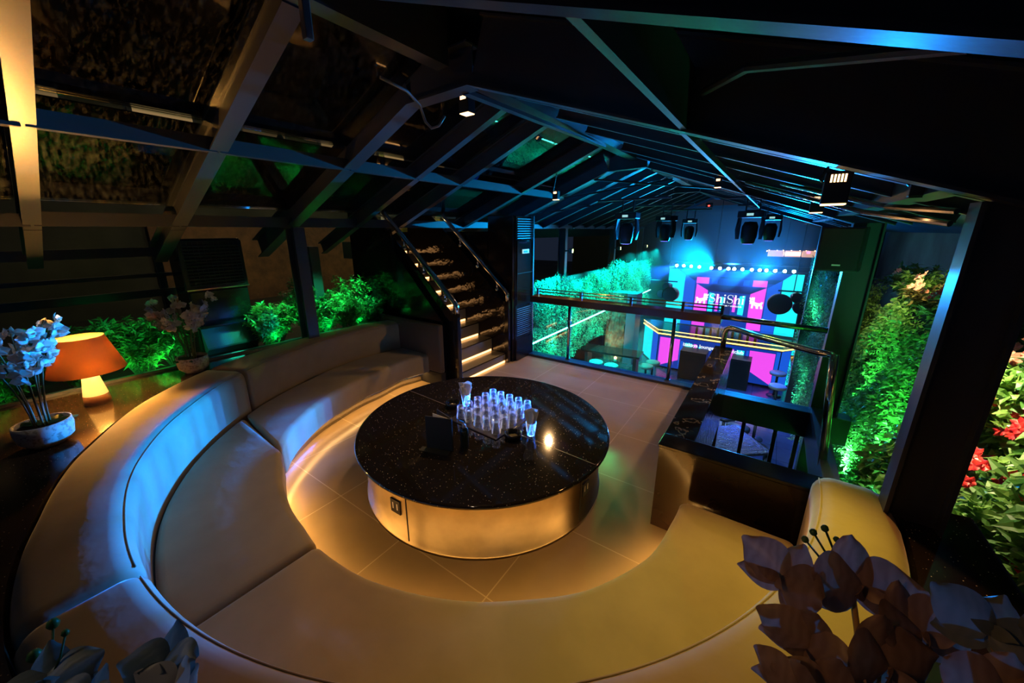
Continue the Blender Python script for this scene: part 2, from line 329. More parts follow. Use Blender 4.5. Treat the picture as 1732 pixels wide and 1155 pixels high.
def lathe(bm, prof, seg=32, c=(0, 0, 0), a0=0, a1=2*pi):
    full = abs(a1-a0-2*pi) < 1e-6; rings = []
    ns = seg if full else seg+1
    for k in range(ns):
        a = a0+(a1-a0)*k/seg
        rings.append([bm.verts.new((c[0]+r*cos(a), c[1]+r*sin(a), c[2]+z)) for r, z in prof])
    for k in range(seg):
        p, q = rings[k], rings[(k+1) % ns]
        for i in range(len(prof)-1):
            if prof[i][0] < 1e-6 and prof[i+1][0] < 1e-6: continue
            bm.faces.new((p[i], q[i], q[i+1], p[i+1]))
    bmesh.ops.remove_doubles(bm, verts=bm.verts, dist=1e-5)
    return bm
def beam(bm, a, b, wv, dv, web=.012, fl=.014):   # I-section from a to b (bottom flange centre); wv: flange direction*width, dv: depth vector
    a, b, wv, dv = map(Vector, (a, b, wv, dv)); d = dv.normalized(); wn = wv.normalized(); L = b-a
    def slab(o, wid, dep): prism(bm, [o-wid/2, o+wid/2, o+wid/2+dep, o-wid/2+dep], L)
    slab(a, wv, d*fl); slab(a+dv-d*fl, wv, d*fl); slab(a+d*fl, wn*web, dv-d*2*fl)
    return bm

# fast leaf clouds: list of (position, direction, normal, length, width)
def leaf_mesh(name, leaves, curl=.18):
    vs, fs = [], []
    for (p, d, n, L, W) in leaves:
        d = d.normalized(); s = d.cross(n)
        if s.length < 1e-4: s = d.cross(Vector((.3, .5, .8)))
        s.normalize(); n = s.cross(d); i = len(vs)
        vs += [p, p+d*L*.45+s*W/2+n*W*.15, p+d*L-n*L*curl, p+d*L*.45-s*W/2+n*W*.15, p+d*L*.5]
        fs += [(i, i+1, i+4), (i+1, i+2, i+4), (i+2, i+3, i+4), (i+3, i, i+4)]
    me = bpy.data.meshes.new(name); me.from_pydata(vs, [], fs); return me
def rdir(up=.0):
    while 1:
        v = Vector((rnd.uniform(-1, 1), rnd.uniform(-1, 1), rnd.uniform(-1, 1)))
        if .05 < v.length < 1: break
    v.normalize(); v.z += up; return v.normalized()

# ------------------------------------------------------------------ floor slab, void, lower floor
ZL = -2.2
bm = B()
prism(bm, [(-5.0,-1.6,-.02),(1.0,-1.6,-.02),(1.0,2.62,-.02),(-.485,2.62,-.02),(-.485,5.56,-.02),(-3.47,5.56,-.02),(-3.47,5.1,-.02),(-5.0,5.1,-.02)], (0,0,.02))
struct('floor', bm, M['floor'])
bm = B(); prism(bm, [(-6.6,-1.6,-.32),(1.0,-1.6,-.32),(1.0,2.78,-.32),(-.30,2.78,-.32),(-.30,5.72,-.32),(-6.6,5.72,-.32)], (0,0,.3))
struct('floor_slab', bm, M['steel_blk'])
bm = B(); box(bm, -9, 4, 2.0, 19, ZL-.1, ZL); struct('floor_lower', bm, M['floor_low'])
bm = B(); box(bm, -3.47, 1.0, 5.56, 5.76, -.30, .035, .006); struct('trim_1', bm, M['steel_dark'])          # black kerb under the glass, runs over the void
bm = B(); box(bm, -9, 4, 19, 19.2, ZL, 3.2); struct('wall_back', bm, M['black_matte'])
bm = B(); box(bm, -5.2, 1.9, 1.4, 1.6, ZL, -.32); struct('wall_under_deck', bm, M['black_matte'])
bm = B(); box(bm, 3.0, 3.15, -1.5, 19, ZL, 3.0); struct('wall_right', bm, mat('blue_grey_concrete', (.10, .13, .16), .8, noise=(1.2, (.05, .06, .08), .3, .7)))
spot((2.0, 7.4, 2.2), (3.0, 7.6, 1.7), (.1, .5, 1.), 8, 90, .9, .05)
# balustrade walls round the void
o = struct('wall_void_side', box(B(), -.485, -.30, 2.765, 5.56, -.02, .68), M['wood'])
o = link('cap', box(B(), -.492, -.285, 2.78, 5.57, .68, .704, .004), M['marble'], o)
o = struct('wall_void_end', box(B(), -.485, .62, 2.62, 2.76, -.02, .68), M['wood'])
o2 = link('cap', box(B(), -.495, .63, 2.61, 2.80, .68, .706, .006), M['steel_blk'], o)
# wavy mirror film on the void side
o = struct('trim_2', box(B(), -.298, -.29, 2.80, 5.52, -.28, .66), mat('rippled_black_mirror', (.05, .06, .07), .08, .9, bump=(9, .7, .03)))

# ------------------------------------------------------------------ steel frame
XC, EL, ER = -1.985, -4.95, .61
def zl(x): return 3.2+.407*(x+2.64)
def zr(x): return 3.21-.344*(x-XC)
tn = 3
def trim(bm, m):
    global tn
    o = struct('trim_%d' % tn, bm, m); tn += 1; return o
# left slope rafters
PORT = (2.4, 6.9, 12.0)
LEFT = [(.33,.10,.16),(1.28,.12,.2),(2.4,.14,.26),(3.3,.09,.18),(4.08,.09,.18),(5.6,.10,.2),(6.9,.14,.24)]
y = 7.75
while y < 17.2:
    if abs(y-12) > .3: LEFT.append((y, .07, .16))
    y += .86
LEFT.append((12.0, .12, .22))
for (y, wd, dp) in LEFT:
    bm = B(); xt = -2.64 if y in PORT else -2.27
    nrm = Vector((-.407, 0, 1)).normalized()
    beam(bm, (EL-.06, y, zl(EL-.06)), (xt, y, zl(xt)), (0, wd, 0), nrm*dp)
    if y in PORT: beam(bm, (-2.64, y, 3.2), (XC, y, 3.21), (0, wd, 0), (0, 0, dp+.02))
    trim(bm, M['steel_dark'])
# lower ends of rafters run on outside the eave
for (y, wd, dp) in LEFT[:6]:
    bm = B(); nrm = Vector((-.407, 0, 1)).normalized(); xe = -5.9
    beam(bm, (xe, y, zl(xe)), (EL-.07, y, zl(EL-.07)), (0, wd, 0), nrm*dp); trim(bm, M['steel_dark'])
# right slope rafters
RIGHT = [(.94,.06,.42),(2.37,.09,.42),(2.98,.05,.16),(3.7,.05,.16),(4.4,.05,.16),(5.6,.08,.2)]
y = 6.3
while y < 17.2: RIGHT.append((y, .055, .15)); y += .8
RIGHT += [(6.95,.14,.3),(12.0,.12,.3)]
for (y, wd, dp) in RIGHT:
    bm = B(); nrm = Vector((.344, 0, 1)).normalized(); big = dp > .25; xe = 1.05
    lift = Vector((0, 0, 0 if big else .07))
    beam(bm, Vector((XC, y, zr(XC)))+lift, Vector((xe, y, zr(xe)))+lift, (0, wd, 0), nrm*dp)
    trim(bm, M['steel_dark'])
# ridge, purlins
bm = B(); box(bm, -2.27, -2.15, -1., 2.33, 3.36, 3.74); trim(bm, M['steel_dark'])
bm = B(); box(bm, -2.27, -2.12, 2.41, 17.5, 3.34, 3.44); trim(bm, M['steel_dark'])
for x, dp in ((-3.64, .09), (EL, .1)):
    for i in range(len(LEFT[:7])-1):
        y0 = LEFT[i][0]+.008; y1 = LEFT[i+1][0]-.008
        bm = B(); box(bm, x-.035, x+.035, y0, y1, zl(x)+.005, zl(x)+dp+.02); trim(bm, M['steel_dark'])
bm = B(); box(bm, EL-.04, EL+.04, 6.91, 17.5, zl(EL), zl(EL)+.1); trim(bm, M['steel_dark'])
bm = B(); box(bm, EL-.04, EL+.04, -2.5, .32, zl(EL), zl(EL)+.1); trim(bm, M['steel_dark'])
bm = B(); box(bm, -3.68, -3.6, -2.5, .32, zl(-3.64), zl(-3.64)+.1); trim(bm, M['steel_dark'])
bm = B(); box(bm, -.515, -.485, .98, 2.36, zr(-.5)+.01, zr(-.5)+.30); trim(bm, M['steel_dark'])
bm = B(); box(bm, -.54, -.515, 2.4, 12., zr(-.5)+.015, zr(-.5)+.065); trim(bm, M['steel_dark'])
bm = B(); box(bm, ER-.05, ER+.12, 2.5, 17.5, zr(ER)+.05, zr(ER)+.18); trim(bm, M['steel_dark'])
bm = B(); tube(bm, [(-2.9,6.9,zl(-2.9)),(-1.2,9.0,3.0)], .02, 6); trim(bm, M['steel_dark'])
# diagonal wind braces
for a, b in (((-2.1,2.45,3.2),(-2.2,5.5,3.32)), ((-4.3,6.95,2.5),(-2.6,11.9,3.22)), ((-3.5,6.95,2.8),(-2.2,9.6,3.3)), ((-1.9,6.95,3.17),(-.6,8.4,2.78))):
    bm = B(); prism(bm, [Vector(a)+Vector(q) for q in ((-.03,0,0),(.03,0,0),(.03,0,.03),(-.03,0,.03))], Vector(b)-Vector(a)); trim(bm, M['steel_dark'])
for a, b in (((.60,2.52,2.27),(-.05,3.55,2.52)), ((.60,2.56,2.22),(-.30,3.9,2.58))):
    bm = B(); tube(bm, [a, Vector(a)*.72+Vector(b)*.28+Vector((0,0,-.03)), b], .014, 8); trim(bm, M['chrome'])
bm = B(); tube(bm, [(.3,1.5,2.62),(-.2,1.9,2.80),(-.42,2.3,2.86)], .018, 8); trim(bm, M['steel_dark'])
# right hand roof deck (opaque) and the far left roof deck
bm = B(); prism(bm, [(-2.30,-1.0,zr(XC)+.56),(1.9,-1.0,zr(1.9)+.46),(1.9,2.6,zr(1.9)+.46),(-2.30,2.6,zr(XC)+.56)], (0,0,.04)); struct('ceiling', bm, M['ceil'])
bm = B(); prism(bm, [(-2.35,2.6,zr(XC)+.30),(1.9,2.6,zr(1.9)+.26),(1.9,19,zr(1.9)+.26),(-2.35,19,zr(XC)+.30)], (0,0,.04)); struct('ceiling_far', bm, M['ceil'])
bm = B(); prism(bm, [(-6.2,6.95,zl(-6.2)+.24),(-2.1,6.95,zl(-2.1)+.24),(-2.1,19,zl(-2.1)+.24),(-6.2,19,zl(-6.2)+.24)], (0,0,.04)); struct('ceiling_left', bm, M['ceil'])
bm = B(); box(bm, -2.35, -1.7, 2.55, 2.62, 3.42, 3.85); trim(bm, M['ceil'])
bm = B(); box(bm, -2.35, -2.28, -1., 2.6, 3.42, 3.85); trim(bm, M['ceil'])
# roof glass panes
wn = 1
ys = [-2.5]+[q[0] for q in LEFT[:7]]
for i in range(len(ys)-1):
    for (xa, xb) in ((-2.27, -3.62), (-3.66, EL)):
        y0, y1 = ys[i]+.02, ys[i+1]-.02; bm = B(); k = .20
        prism(bm, [(xa,y0,zl(xa)+k),(xb,y0,zl(xb)+k),(xb,y1,zl(xb)+k),(xa,y1,zl(xa)+k)], (0,0,.008))
        struct('window_%d' % wn, bm, M['roof_glass']); wn += 1
# columns
def column(x, y, z0, z1, label, w=.26, f=.13, side=1):
    t = thing('steel_column', label, 'column', (x, y, z0))
    bm = B(); h = z1-z0
    box(bm, 0, .016*side, -f/2, f/2, 0, h) if side > 0 else box(bm, -.016, 0, -f/2, f/2, 0, h)
    s = side; xs = sorted((0.016*s, (w-.016)*s)); box(bm, xs[0], xs[1], -.008, .008, 0, h)
    xs = sorted(((w-.016)*s, w*s)); box(bm, xs[0], xs[1], -f/2, f/2, 0, h)
    link('shaft', bm, M['steel_dark'], t)
    link('base_plate', box(B(), min(0, w*s)-.02, max(0, w*s)+.02, -f/2-.02, f/2+.02, 0, .015), M['steel_dark'], t)
    return t
column(.615, 2.40, .0, 2.30, 'thick dark steel column standing at the right sofa end before the flowering planter', .205, .12)
column(.62, 5.72, ZL, 2.26, 'dark steel column at the far right corner of the deck carrying the loudspeaker', .26, .17)
column(.66, 10.4, ZL, 2.26, 'dark steel column half hidden by vines on the right side of the lower hall', .22, .14)
column(1.9, 5.3, .9, 1.95, 'dark steel post standing behind the flowering shrubs under the right eave', .2, .12)
column(1.95, 4.2, 1.2, 1.95, 'short blue-lit steel post above the bronze shrubs near the right eave', .16, .1)
column(-4.80, 2.40, .72, 2.26, 'slim dark steel post rising behind the curved sofa among green shrubs', .2, .14, -1)
column(-5.55, 2.95, .3, 2.0, 'dark steel post outside the eave behind the planter shrubs', .2, .14, -1)
for y, lb in ((9.81, 'dark steel column above the hedge start, left side of hall'), (13.79, 'dark steel column above the middle of the long left hedge'), (17.2, 'dark steel column above the far end of the long left hedge')):
    column(-4.85, y, ZL, 2.26, lb, .22, .14, -1)

# ------------------------------------------------------------------ sofa
TC = Vector((-1.99, 2.45))
def interp(tab, a):
    a = a % 360 if a < 500 else a
    if a < 100: a += 360
    for (a0, r0), (a1, r1) in zip(tab, tab[1:]):
        if a0 <= a <= a1:
            t = (a-a0)/(a1-a0); t = t*t*(3-2*t)*.5+t*.5; return r0+(r1-r0)*t
    return tab[0][1] if a < tab[0][0] else tab[-1][1]
FR = [(128,2.36),(142,2.31),(155,2.22),(172,2.00),(190,1.88),(208,1.79),(230,1.66),(244,1.63),(261,1.62),(275,1.65),(290,1.68),(312,1.72),(326,1.76),(340,1.76),(352,1.72),(370,1.70)]
BI = [(128,2.95),(151,2.80),(165,2.72),(180,2.62),(195,2.50),(209,2.44),(227,2.37),(243,2.34),(260,2.31),(290,2.31),(330,2.33),(372,2.35)]
BO = [(128,3.25),(151,3.12),(170,3.02),(190,2.94),(206,2.93),(220,2.88),(237,2.77),(253,2.69),(271,2.68),(300,2.67),(345,2.70),(356,2.68),(372,2.62)]
def P2(a, r): return (TC.x+r*cos(R(a)), TC.y+r*sin(R(a)))
def sweep(name, prof_fn, a0f, a1f, m, parent, n=40, round_end=.035):
    # prof_fn(a) -> list of (r, z) closed; a0f(r)/a1f(r) give the end angles
    bm = B(); rings = []
    ts = [0, .004, .010, .02]+[.02+.96*(i+1)/n for i in range(n)]
    ts += [.99, .996, 1.]
    ts = sorted(set(ts)); 
    for t in ts:
        am = a0f(2.1)+(a1f(2.1)-a0f(2.1))*t; pr = prof_fn(am); cr = sum(p[0] for p in pr)/len(pr); cz = sum(p[1] for p in pr)/len(pr)
        e = min(t, 1-t); ln = abs(a1f(2.1)-a0f(2.1))*pi/180*2.1; dist = e*ln
        s = round_end*(1-sqrt(max(0, 1-(1-min(1, dist/round_end))**2))) if dist < round_end else 0
        ring = []
        for (r, z) in pr:
            dr, dz = r-cr, z-cz; 
            hr = max(abs(q[0]-cr) for q in pr); hz = max(abs(q[1]-cz) for q in pr)
            r_, z_ = cr+dr*(1-s/hr), cz+dz*(1-s/hz)
            a = a0f(r)+(a1f(r)-a0f(r))*t
            x, y = P2(a, r_); ring.append(bm.verts.new((x, y, z_)))
        rings.append(ring)
    k = len(rings[0])
    for p, q in zip(rings, rings[1:]):
        for i in range(k): bm.faces.new((p[i], p[(i+1) % k], q[(i+1) % k], q[i]))
    bm.faces.new(rings[0][::-1]); bm.faces.new(rings[-1])
    bmesh.ops.recalc_face_normals(bm, faces=bm.faces)
    return link(name, bm, m, parent, True)
def rrect(r0, r1, z0, z1, rad, seg=5, lean=0):
    out = []
    for (cr, cz, a0) in ((r1-rad, z1-rad, 0), (r0+rad, z1-rad, 90), (r0+rad*.5, z0+rad*.5, 180), (r1-rad*.5, z0+rad*.5, 270)):
        q = rad if a0 < 180 else rad*.5
        for i in range(seg+1):
            a = R(a0+90*i/seg); z = cz+q*sin(a); out.append((cr+q*cos(a)+lean*(z-z0), z))
    # subdivide long flat runs so that fabric relief has vertices
    return out
def seat_prof(a):
    f, b = interp(FR, a), interp(BI, a); return rrect(f, b+.0, .17, .455, .055)
def back_prof(a):
    i, o = interp(BI, a), interp(BO, a); return rrect(i+.005, o-.0, .17, .86, .085, 6, .0)
def endl(r): return 180-degrees(asin(min(.99, (3.80-2.45)/r)))
def j1(r): return 231-(r-1.63)*(22/.84) if r < 2.47 else 209-(r-2.47)*6
def j2(r): return 272-(r-1.7)*1.5
def endr(r): return 360+degrees(asin((2.44-2.45)/r))
def endb(r): return 360+degrees(asin((2.57-2.45)/r))
def mk(fn, d): return lambda r: fn(r)+d/r*57.3
sofa = [None]*3
specs = [('curved beige velvet sofa section beside the stairs, fronting the green shrubs', endl, j1, endl, lambda r: 206.5),
         ('curved beige velvet sofa section on the left, lit blue on its backrest', j1, j2, lambda r: 206.5, lambda r: 270.5),
         ('curved beige velvet sofa section in the foreground running to the right end wall', j2, endr, lambda r: 270.5, endb)]
for i, (lb, s0, s1, b0, b1) in enumerate(specs):
    t = thing('sofa_section', lb, 'sofa', (0, 0, 0), 0, 'curved sofa sections around the round table')
    sweep('seat', seat_prof, mk(s0, .012), mk(s1, -.012), M['velvet'], t)
    sweep('backrest', back_prof, mk(b0, .012), mk(b1, -.012), M['velvet'], t)
    # recessed metal plinth below the seat, the led tape that lights the floor, the piping
    def plinth_prof(a):
        f, b = interp(FR, a), interp(BI, a); return [(b, 0), (b, .165), (f+.11, .165), (f+.15, 0)]
    sweep('plinth', plinth_prof, mk(s0, .02), mk(s1, -.02), M['plate_steel'], t, round_end=.002)
    def led_prof(a):
        f = interp(FR, a); return [(f+.085, .1675), (f+.085, .1698), (f+.048, .1698), (f+.048, .1675)]
    sweep('led_tape', led_prof, mk(s0, .05), mk(s1, -.05), M['led_warm_dim'] if i == 0 else M['led_warm'], t, round_end=.001)
    bm = B(); pts = []
    n = 50
    for k in range(n+1):
        r = 2.33; a = b0(r)+1.0+(b1(r)-b0(r)-2.)*k/n; pts.append((*P2(a, interp(BI, a)+.03), .838))
    tube(bm, pts, .004, 6); link('piping', bm, M['velvet'], t, True)
    sofa[i] = t
# return panel of the sofa beside the stairs, shade put into its colour
t = thing('sofa_return', 'shade-darkened upholstered return between the sofa end and the staircase', 'sofa', (-4.2, 3.6, 0))
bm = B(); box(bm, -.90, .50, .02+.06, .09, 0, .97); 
bm.free(); bm = B(); box(bm, -.9, .50, -.0, .085, .20, .93, .035); link('backrest', bm, M['velvet_shaded'], t, True)
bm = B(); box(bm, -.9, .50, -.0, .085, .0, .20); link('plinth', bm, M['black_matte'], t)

# granite ledge behind the sofa, left and right
def ledge(name, a0, a1, rout, label):
    bm = B(); n = 30; tp, bt = [], []
    inner = [P2(a0+(a1-a0)*i/n, interp(BO, a0+(a1-a0)*i/n)+.01) for i in range(n+1)]
    pts = [(x, y, .0) for x, y in inner]+[(x, y, .0) for x, y in rout]
    prism(bm, pts, (0, 0, .82)); return bm
bm = ledge('ledge', 158, 300, [(-.3,-1.3),(-5.0,-1.3),(-5.0,3.5)], '')
tag(link('stone_ledge', bm, M['granite_ledge']), 'brown speckled granite ledge behind the left sofa backrest, carrying the lamp', 'ledge')
bm = ledge('ledge', 301, 362, [(.98,2.60),(.98,2.1),(1.02,1.3),(.9,-1.3),(-.3,-1.3)], '')
tag(link('stone_ledge', bm, M['granite']), 'black speckled granite ledge behind the right sofa backrest below the column', 'ledge')

# ------------------------------------------------------------------ round table
t = thing('round_table', 'large low round table with black speckled granite top and brushed metal drum', 'table', (TC.x, TC.y-.0, 0))
bm = B(); lathe(bm, [(0,.455),(1.10,.455),(1.125,.46),(1.135,.47),(1.135,.482),(1.125,.491),(1.115,.493),(0,.493)], 120)
top = link('tabletop', bm, M['granite'], t)
for p in top.data.polygons: p.use_smooth = abs(p.normal.z) < .98
bm = B(); a = R(-2.9); v = Vector((cos(a), sin(a), 0)); nn = Vector((-v.y, v.x, 0))
prism(bm, [v*-1.11+nn*-.002, v*1.11+nn*-.002, v*1.11+nn*.002, v*-1.11+nn*.002], (0, 0, .0006)); 
for q in bm.verts: q.co.z += .4932; q.co += nn*.01
link('joint_line', bm, mat('table_joint', (.16, .13, .1), .4), top)
bm = B(); lathe(bm, [(1.06,.46),(1.06,.03),(1.075,.025),(1.075,0),(1.0,0)], 120); base = link('drum', bm, M['brass_base'], t, True)
for deg in (-83, -8, 65, 140, 215):
    a = R(deg); bm = B(); box(bm, 1.058, 1.0635, -.004, .004, .02, .45); s = link('seam', bm, M['black_matte'], base); s.rotation_euler = (0, 0, a)
for deg, k in ((-88.5, 0), (-4.5, 1)):
    bm = B(); box(bm, 1.058, 1.072, -.05, .05, .235, .345, .003); s = link('power_socket', bm, M['black_plastic'], base); s.rotation_euler = (0, 0, R(deg))
    for yy in (-.022, .022): s2 = link('socket_mark', box(B(), 1.072, 1.0735, yy-.005, yy+.005, .27, .32), M['paper'], s)

# ------------------------------------------------------------------ things on the table
TZ = .4935
bm = B(); cx, cy = -1.965, 2.565; ra = R(-3.6)
tr = thing('glass_tray', 'smoked flat tray under the rows of upturned tumblers', 'tray', (-1.965, 2.56, TZ), ra)
link('tray_plate', box(B(), -.29, .29, -.30, .30, .0, .010, .003), M['tray'], tr)
gl = thing('tumbler', 'upturned clear tumbler on the smoked tray', 'glass', (0, 0, 0), 0, 'upturned tumblers on the tray')
bm = B(); lathe(bm, [(.043,.0),(.0435,.002),(.034,.098),(.033,.118),(.030,.121),(.024,.119),(0,.114),(0,.100),(.027,.100),(.031,.09),(.040,.0),(.043,.0)], 20)
link('body', bm, M['tumbler'], gl, True)
G0 = Vector((-1.757, 2.335)); U = Vector((-.110, .006)); V = Vector((.006, .118))
first = True
for i in range(5):
    for j in range(5):
        if (i, j) == (0, 3) and False: continue
        p = G0+U*i+V*j; loc = (p.x+rnd.uniform(-.004, .004), p.y+rnd.uniform(-.004, .004), TZ+.010)
        rown = ['at the front', 'second from the front', 'in the middle', 'second from the back', 'at the back'][j]
        coln = ['at the right end', 'second from the right', 'in the middle', 'second from the left', 'at the left end'][i]
        lb = 'upturned tumbler, row %s, %s' % (rown, coln)
        if first: gl.location = loc; gl['label'] = lb; first = False
        else: dup(gl, loc, rnd.uniform(0, 6), lb)
def ashtray(x, y, label):
    t = thing('ashtray', label, 'ashtray', (x, y, TZ))
    bm = B(); lathe(bm, [(0,.0),(.062,.0),(.07,.006),(.074,.03),(.078,.05),(.072,.055),(.062,.052),(.056,.02),(.05,.012),(0,.012)], 32)
    link('bowl', bm, M['ashtray'], t, True)
    bm = B(); lathe(bm, [(0,.016),(.03,.017),(.045,.013)], 20); link('coffee_grounds', bm, M['ash'], t, True)
ashtray(-1.60, 2.36, 'black round ashtray with olive grounds beside the right napkin glass')
ashtray(-2.43, 2.50, 'black round ashtray left of the tumblers beside the tall napkin glass')
def napkins(x, y, label, fan, rz=0):
    t = thing('napkin_glass', label, 'napkin holder', (x, y, TZ), rz)
    bm = B(); lathe(bm, [(0,.0),(.032,.0),(.034,.005),(.047,.125),(.045,.125),(.031,.012),(0,.012)], 24); link('glass', bm, M['tumbler'], t, True)
    for k in range(fan):
        a = rnd.uniform(-.3, .3) + (k-fan/2)*.35; bm = B(); h = .235+rnd.uniform(-.02, .02); wv = .050; n = 7; vs_ = []
        for i in range(n):
            s = (i/(n-1)-.5)*2
            for z, rr in ((.015, .22), (.10, .7), (h, 1.35)):
                px = s*wv*rr; py = (.010*sin(s*5+k)+(k-fan/2)*.009)*rr
                vs_.append(bm.verts.new((px*cos(a)-py*sin(a), px*sin(a)+py*cos(a), z-.02*abs(s)*(rr > 1)+.008*sin(k*3+s*4)*(rr > 1))))
        for i in range(n-1):
            for q in range(2): bm.faces.new((vs_[i*3+q], vs_[i*3+3+q], vs_[i*3+4+q], vs_[i*3+1+q]))
        link('napkin', bm, M['paper'], t, True)
napkins(-2.34, 2.60, 'glass packed with folded white napkins behind the tumblers, left side', 7)
napkins(-1.50, 2.49, 'glass with two bent cream napkins at the right corner of the tray', 3, .5)
# menu holder standing open
t = thing('menu_stand', 'black leatherette menu cover standing open on the table', 'menu', (-1.99, 1.875, TZ), R(21))
link('front_cover', box(B(), -.115, .115, -.004, .004, 0, .285, .002), M['menu'], t)
c = link('back_cover', box(B(), -.225, 0, -.004, .004, 0, .285, .002), M['menu'], t); c.location = (.115, .004, 0); c.rotation_euler = (0, 0, R(-34))
c = link('page', box(B(), -.205, -.006, -.0015, .0015, .012, .275), M['paper'], t); c.location = (.110, .004, 0); c.rotation_euler = (0, 0, R(-20))
t = thing('card_box', 'flat black folder lying under the standing menu', 'folder', (-2.0, 1.83, TZ), R(18)); link('cover', box(B(), -.13, .12, -.03, .03, 0, .0035), M['menu'], t)
t['label'] = 'thin black card lying flat at the foot of the standing menu'
t = thing('sanitiser_bottle', 'dark pump bottle with pale collar standing behind the menu', 'bottle', (-1.85, 2.02, TZ))
bm = B(); lathe(bm, [(0,0),(.031,0),(.035,.006),(.035,.15),(.028,.17),(.014,.178),(0,.178)], 24); link('bottle_body', bm, mat('dark_green_bottle', (.01, .02, .014), .08, 0, .6), t, True)
bm = B(); lathe(bm, [(0,.176),(.017,.176),(.017,.198),(.006,.202),(.006,.225),(0,.225)], 16); link('collar', bm, M['stoneware'], t, True)
bm = B(); box(bm, -.045, .012, -.009, .009, .222, .236, .003); link('pump_head', bm, M['chrome'], t)

# ------------------------------------------------------------------ table lamp
t = thing('table_lamp', 'lit table lamp with orange linen shade and glowing cone base on the ledge', 'lamp', (-4.50, .345, .82))
bm = B(); lathe(bm, [(0,0),(.083,0),(.085,.004),(.078,.075),(0,.075)], 32); link('foot', bm, M['lamp_foot'], t, True)
bm = B(); lathe(bm, [(.077,.076),(.040,.31),(.0,.315)], 32); link('cone_base', bm, M['lamp_base'], t, True)
bm = B(); lathe(bm, [(0,.31),(.012,.31),(.012,.40),(0,.40)], 12); link('lamp_neck', bm, M['chrome'], t, True)
bm = B(); lathe(bm, [(0,.38),(.022,.39),(.033,.42),(.028,.455),(0,.47)], 16); link('bulb', bm, emis('lamp_bulb', (1., .50, .13), 38), t, True)
bm = B(); lathe(bm, [(.235,.285),(.150,.575),(.148,.575),(.233,.285),(.235,.285)], 48); link('lamp_shade', bm, M['shade'], t, True)
point((-4.50, .345, 1.27), (1., .50, .11), 95, .035)
spot((-4.50, .345, 1.31), (-3.95, .33, 2.3), (1., .45, .08), 110, 62, .5, .03)  # extra upward spot added inside the shade to light the rafter

# ------------------------------------------------------------------ orchids
def petal(bm, o, d, n, L, W, cup=.25):
    d = Vector(d).normalized(); s = d.cross(Vector(n)).normalized(); n = s.cross(d); rows = 9; cols = 7; g = []
    for i in range(rows+1):
        t = i/rows; wd = W*(sin(pi*min(1, t*.86+.10))**.7); r = []
        for j in range(cols):
            u = (j/(cols-1)-.5)*2
            r.append(bm.verts.new(Vector(o)+d*L*t*(1-.08*u*u)+s*wd/2*u+n*(cup*L*(t*t*.7)-.14*W*u*u+.02*L*sin(u*4+t*3))))
        g.append(r)
    for i in range(rows):
        for j in range(cols-1): bm.faces.new((g[i][j], g[i][j+1], g[i+1][j+1], g[i+1][j]))
def blossom(name, loc, face, size, m, parent, seed=0):
    rr = random.Random(seed); bm = B(); f = Vector(face).normalized(); a = f.cross(Vector((0, 0, 1)));
    if a.length < .1: a = Vector((1, 0, 0))
    a.normalize(); b = a.cross(f); o = Vector((0, 0, 0))
    for k, (ang, L, W) in enumerate(((90, 1., .75), (205, .95, .7), (335, .95, .7), (10, 1.05, 1.15), (170, 1.05, 1.15))):
        an = R(ang+rr.uniform(-8, 8)); d = a*cos(an)+b*sin(an)+f*rr.uniform(-.15, .3); petal(bm, o+f*.01*(k > 2), d, f, size*L*.5, size*W*.5, rr.uniform(-.1, .4))
    for s in (-1, 1): petal(bm, o+f*.01, f+a*s*.5-b*.3, a*s, size*.22, size*.15, .5)
    ob = link(name, bm, m, parent, True); ob.location = loc; return ob
def orchid(loc, label, stalks, m, pot_r=.15, hh=.62, seed=1, size=.12, group=None, per=7):
    rr = random.Random(seed)
    t = thing('potted_orchid', label, 'plant', loc, 0, group)
    bm = B(); lathe(bm, [(0,0),(pot_r*.55,0),(pot_r*.92,.05),(pot_r,.12),(pot_r*.97,.165),(pot_r*.91,.165),(pot_r*.9,.13),(0,.13)], 40)
    link('bowl', bm, M['stoneware'], t, True)
    bm = B(); lathe(bm, [(0,.142),(pot_r*.9,.134)], 24); link('soil', bm, M['soil'], t)
    for k in range(4):
        a = rr.uniform(0, 6.3); bm = B(); petal(bm, (0, 0, .15), (cos(a), sin(a), .25), (0, 0, 1), pot_r*1.15, .06, -.35); link('leaf', bm, M['leaf_dk'], t, True)
    for k in range(stalks):
        a = 2*pi*k/stalks+rr.uniform(-.3, .3); rad = pot_r*.25; lean = rr.uniform(.07, .20)*(hh/.62); h = hh*rr.uniform(.82, 1.05)
        pts = []
        for i in range(9):
            q = i/8; pts.append(Vector((cos(a)*(rad+lean*q**1.8), sin(a)*(rad+lean*q**1.8), 0.14+h*(q-.12*q**3))))
        bm = B(); tube(bm, pts, [.006-.003*i/8 for i in range(9)], 6); st = link('stalk', bm, M['stem'], t, True)
        for b_ in range(per):
            q = .58+.42*b_/(per-1); i = min(7, int(q*8)); p = pts[i].lerp(pts[i+1], q*8-i)
            f = Vector((cos(a+rr.uniform(-1.4, 1.4)), sin(a+rr.uniform(-1.4, 1.4)), rr.uniform(-.4, .5)))
            blossom('blossom', p+f*.035+Vector((rr.uniform(-.03, .03), rr.uniform(-.03, .03), rr.uniform(-.02, .02))), f, size*rr.uniform(.8, 1.1), m, st, rr.random())
    return t
orchid((-3.85, .02, .82), 'white orchids in a round stoneware bowl left of the lamp', 8, M['petal'], .140, .74, 3, .105, None, 8)
orchid((-4.72, 1.08, .82), 'white orchids in a small stoneware bowl right of the lamp', 8, M['petal'], .135, .68, 5, .10, None, 8)

